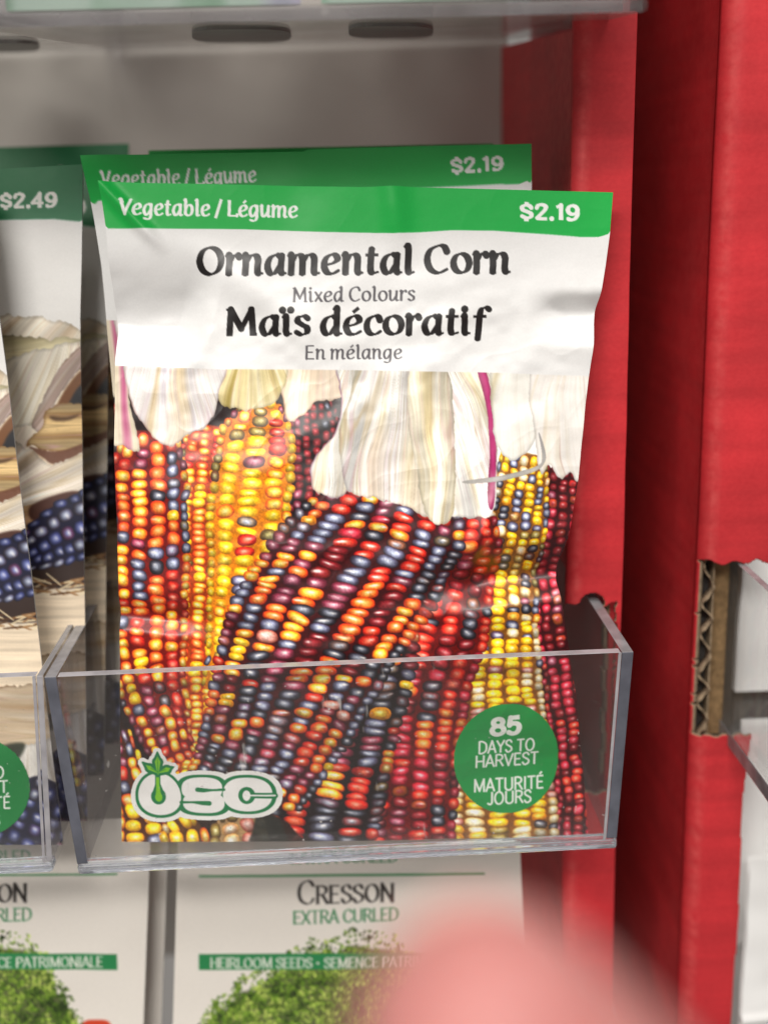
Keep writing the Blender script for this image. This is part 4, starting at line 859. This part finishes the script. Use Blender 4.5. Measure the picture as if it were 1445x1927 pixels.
# cress packets in the tray row below
cress = paint_cress()
def cress_packet(label, pl, xo, xl, xr, top, bot, step):
    (l0, l1), (r0, r1) = xl, xr
    ol = outline([(top+6, l0), (bot, l1)], [(top, r0), (bot-6, r1)], [(l0, top+6), (r0, top)], [(l1, bot), (r1, bot-6)])
    al = outline([(top+6, l0-xo), (bot, l1-xo)], [(top, r0-xo), (bot-6, r1-xo)], [(l0-xo, top+6), (r0-xo, top)], [(l1-xo, bot), (r1-xo, bot-6)])
    return packet('cress_packet', label, 'seed packet', 'curled cress packets', pl, ol, cress, al, [], lambda X, Y: .3*(vnoise(X/160, Y/200, 331)-.5), step, M_CARD, .8, names=('printed_front',))
cress_packet('pale cress packet under the corn tray with the word Cresson above a leafy mound', Plane(.197, .10, .2055, .19), 0, (336, 320), (976, 1000), 1540, 2150, 1.7)
cress_packet('cress packet cut by the left edge of the photo, ending ...iale in its banner', Plane(.197, .10, .2055, .19), -690, (-357, -380), (285, 262), 1540, 2150, 1.9)
cress_packet('cress packet mostly hidden in the gap between two others', Plane(.204, .10, .2105, .19), -655, (-320, -345), (318, 296), 1555, 2150, 4)
for (xa, lab) in ((-.046, 'pale packet in the overhead tray, lying toward its left'), (-.0005, 'pale packet in the overhead tray, lying toward its right')):
    pale = globals().setdefault('PALE', paint_pale())
    X, Z = np.meshgrid(np.linspace(0, 1, 60), np.linspace(0, 1, 90), indexing='ij')
    o = tag(empty('seed_packet', (xa+.021, .186, .3265)), lab, 'seed packet', 'packets in the overhead tray')
    P = np.stack([xa+X*.0425, .1845+Z*.012, .3268+Z*.112], -1); link('printed_front', grid_mesh('printed_front', P, pale.sample(X*890+5, 1235-Z*1230), flip=True), M_PRINT, o)
    P = P+np.array([0, .0015, 0]); link('back_panel', grid_mesh('back_panel', P), M_BACK, o)

# white envelopes in the far stand
def envelope(label, x0, x1, y, z0, z1, seed, lean=.0):
    X, Z = np.meshgrid(np.linspace(0, 1, 60), np.linspace(0, 1, 90), indexing='ij'); n = .0012*(vnoise(X*3, Z*4, seed)-.5)+.0005*(vnoise(X*9, Z*11, seed+1)-.5)
    n = n-.0007*np.exp(-((Z-.42-.05*X)/.015)**2)
    P = np.stack([x0+X*(x1-x0)+.0006*(vnoise(Z*8, X*0, seed+2)-.5)*(1-X), y+lean*Z*(z1-z0)+n, z0+Z*(z1-z0)], -1)
    o = tag(empty('paper_envelope', (x0, y, z0)), label, 'envelope', 'white envelopes in the far stand')
    link('front_sheet', grid_mesh('front_sheet', P, flip=True), M_WHITE, o); link('back_sheet', grid_mesh('back_sheet', P+np.array([0, .0015, 0])), M_WHITE, o)
envelope('creased bright white envelope low in front beside the far red stand', .0781, .130, .2032, .105, .1695, 401)
envelope('white envelope behind the creased one, beside the far red stand', .0790, .130, .2140, .105, .1945, 411)
envelope('white envelope in the notch tray, nearest to the brown board edge', .0772, .140, .2260, .2000, .30, 421)
envelope('white envelope in the notch tray, one step further right', .0792, .140, .2200, .1980, .30, 431)

# ================================================================ the finger that slipped in front of the lens
def cpt(px, py, d):
    v = ray(px, py); return Vector(CAM+v*(d/FPX))
def hand():
    tip = cpt(800, 1818, .045); ax = (Vector(CR)*.58-Vector(CU)*.80+Vector(CF)*.22).normalized(); side = ax.cross(Vector(CF)).normalized()
    J = [tip-ax*.0012, tip+ax*.006, tip+ax*.016, tip+ax*.024, tip+ax*.040, tip+ax*.048, tip+ax*.068]; Rr = [.0050, .0064, .0076, .0082, .0088, .0094, .0098]
    knuckle = J[-1]; wrist = knuckle+ax*.085+Vector(CF)*.01
    V = [wrist, (wrist+knuckle)/2]; Rad = [.024, .030]; E = [(0, 1)]
    def chain(pts, rad, root=1):
        prev = root
        for p, r in zip(pts, rad): V.append(p); Rad.append(r); E.append((prev, len(V)-1)); prev = len(V)-1
    chain(J[::-1], Rr[::-1])
    for k, ln in ((1, 1.06), (2, 1.0), (3, .8)):                  # the other fingers, curled round the phone
        b0 = knuckle+side*.019*k+ax*.004*k
        pts = [b0, b0-ax*.034*ln+Vector(CF)*-.012, b0-ax*.040*ln+Vector(CF)*-.034, b0-ax*.026*ln+Vector(CF)*-.050]
        chain(pts, [.0092, .0082, .0074, .0062])
    tb = wrist-ax*.02-side*.02
    chain([tb, tb-ax*.03-side*.012-Vector(CF)*.01, tb-ax*.055-side*.010-Vector(CF)*.022], [.013, .0098, .008], 0)
    me = bpy.data.meshes.new('person'); me.from_pydata([tuple(v) for v in V], E, []); o = link('person', me, M_SKIN)
    o.modifiers.new('skin', 'SKIN'); s = o.modifiers.new('sub', 'SUBSURF'); s.levels = s.render_levels = 3
    for i, r in enumerate(Rad): me.skin_vertices[0].data[i].radius = (r, r)
    me.skin_vertices[0].data[0].use_root = True
    tag(o, 'blurred pink fingertip reaching in front of the lens at the bottom', 'person')
    n = bmesh.new(); bmesh.ops.create_uvsphere(n, u_segments=20, v_segments=12, radius=1)
    nm = bpy.data.meshes.new('fingernail'); n.to_mesh(nm); n.free(); na = link('fingernail', nm, M_NAIL, o)
    c = tip+ax*.006+Vector(CF)*.0058
    na.matrix_parent_inverse = Matrix.Identity(4); na.matrix_world = Matrix.Translation(c) @ Matrix((side, ax, ax.cross(side))).transposed().to_4x4() @ Matrix.Diagonal((.0046, .0062, .0010, 1))
hand()
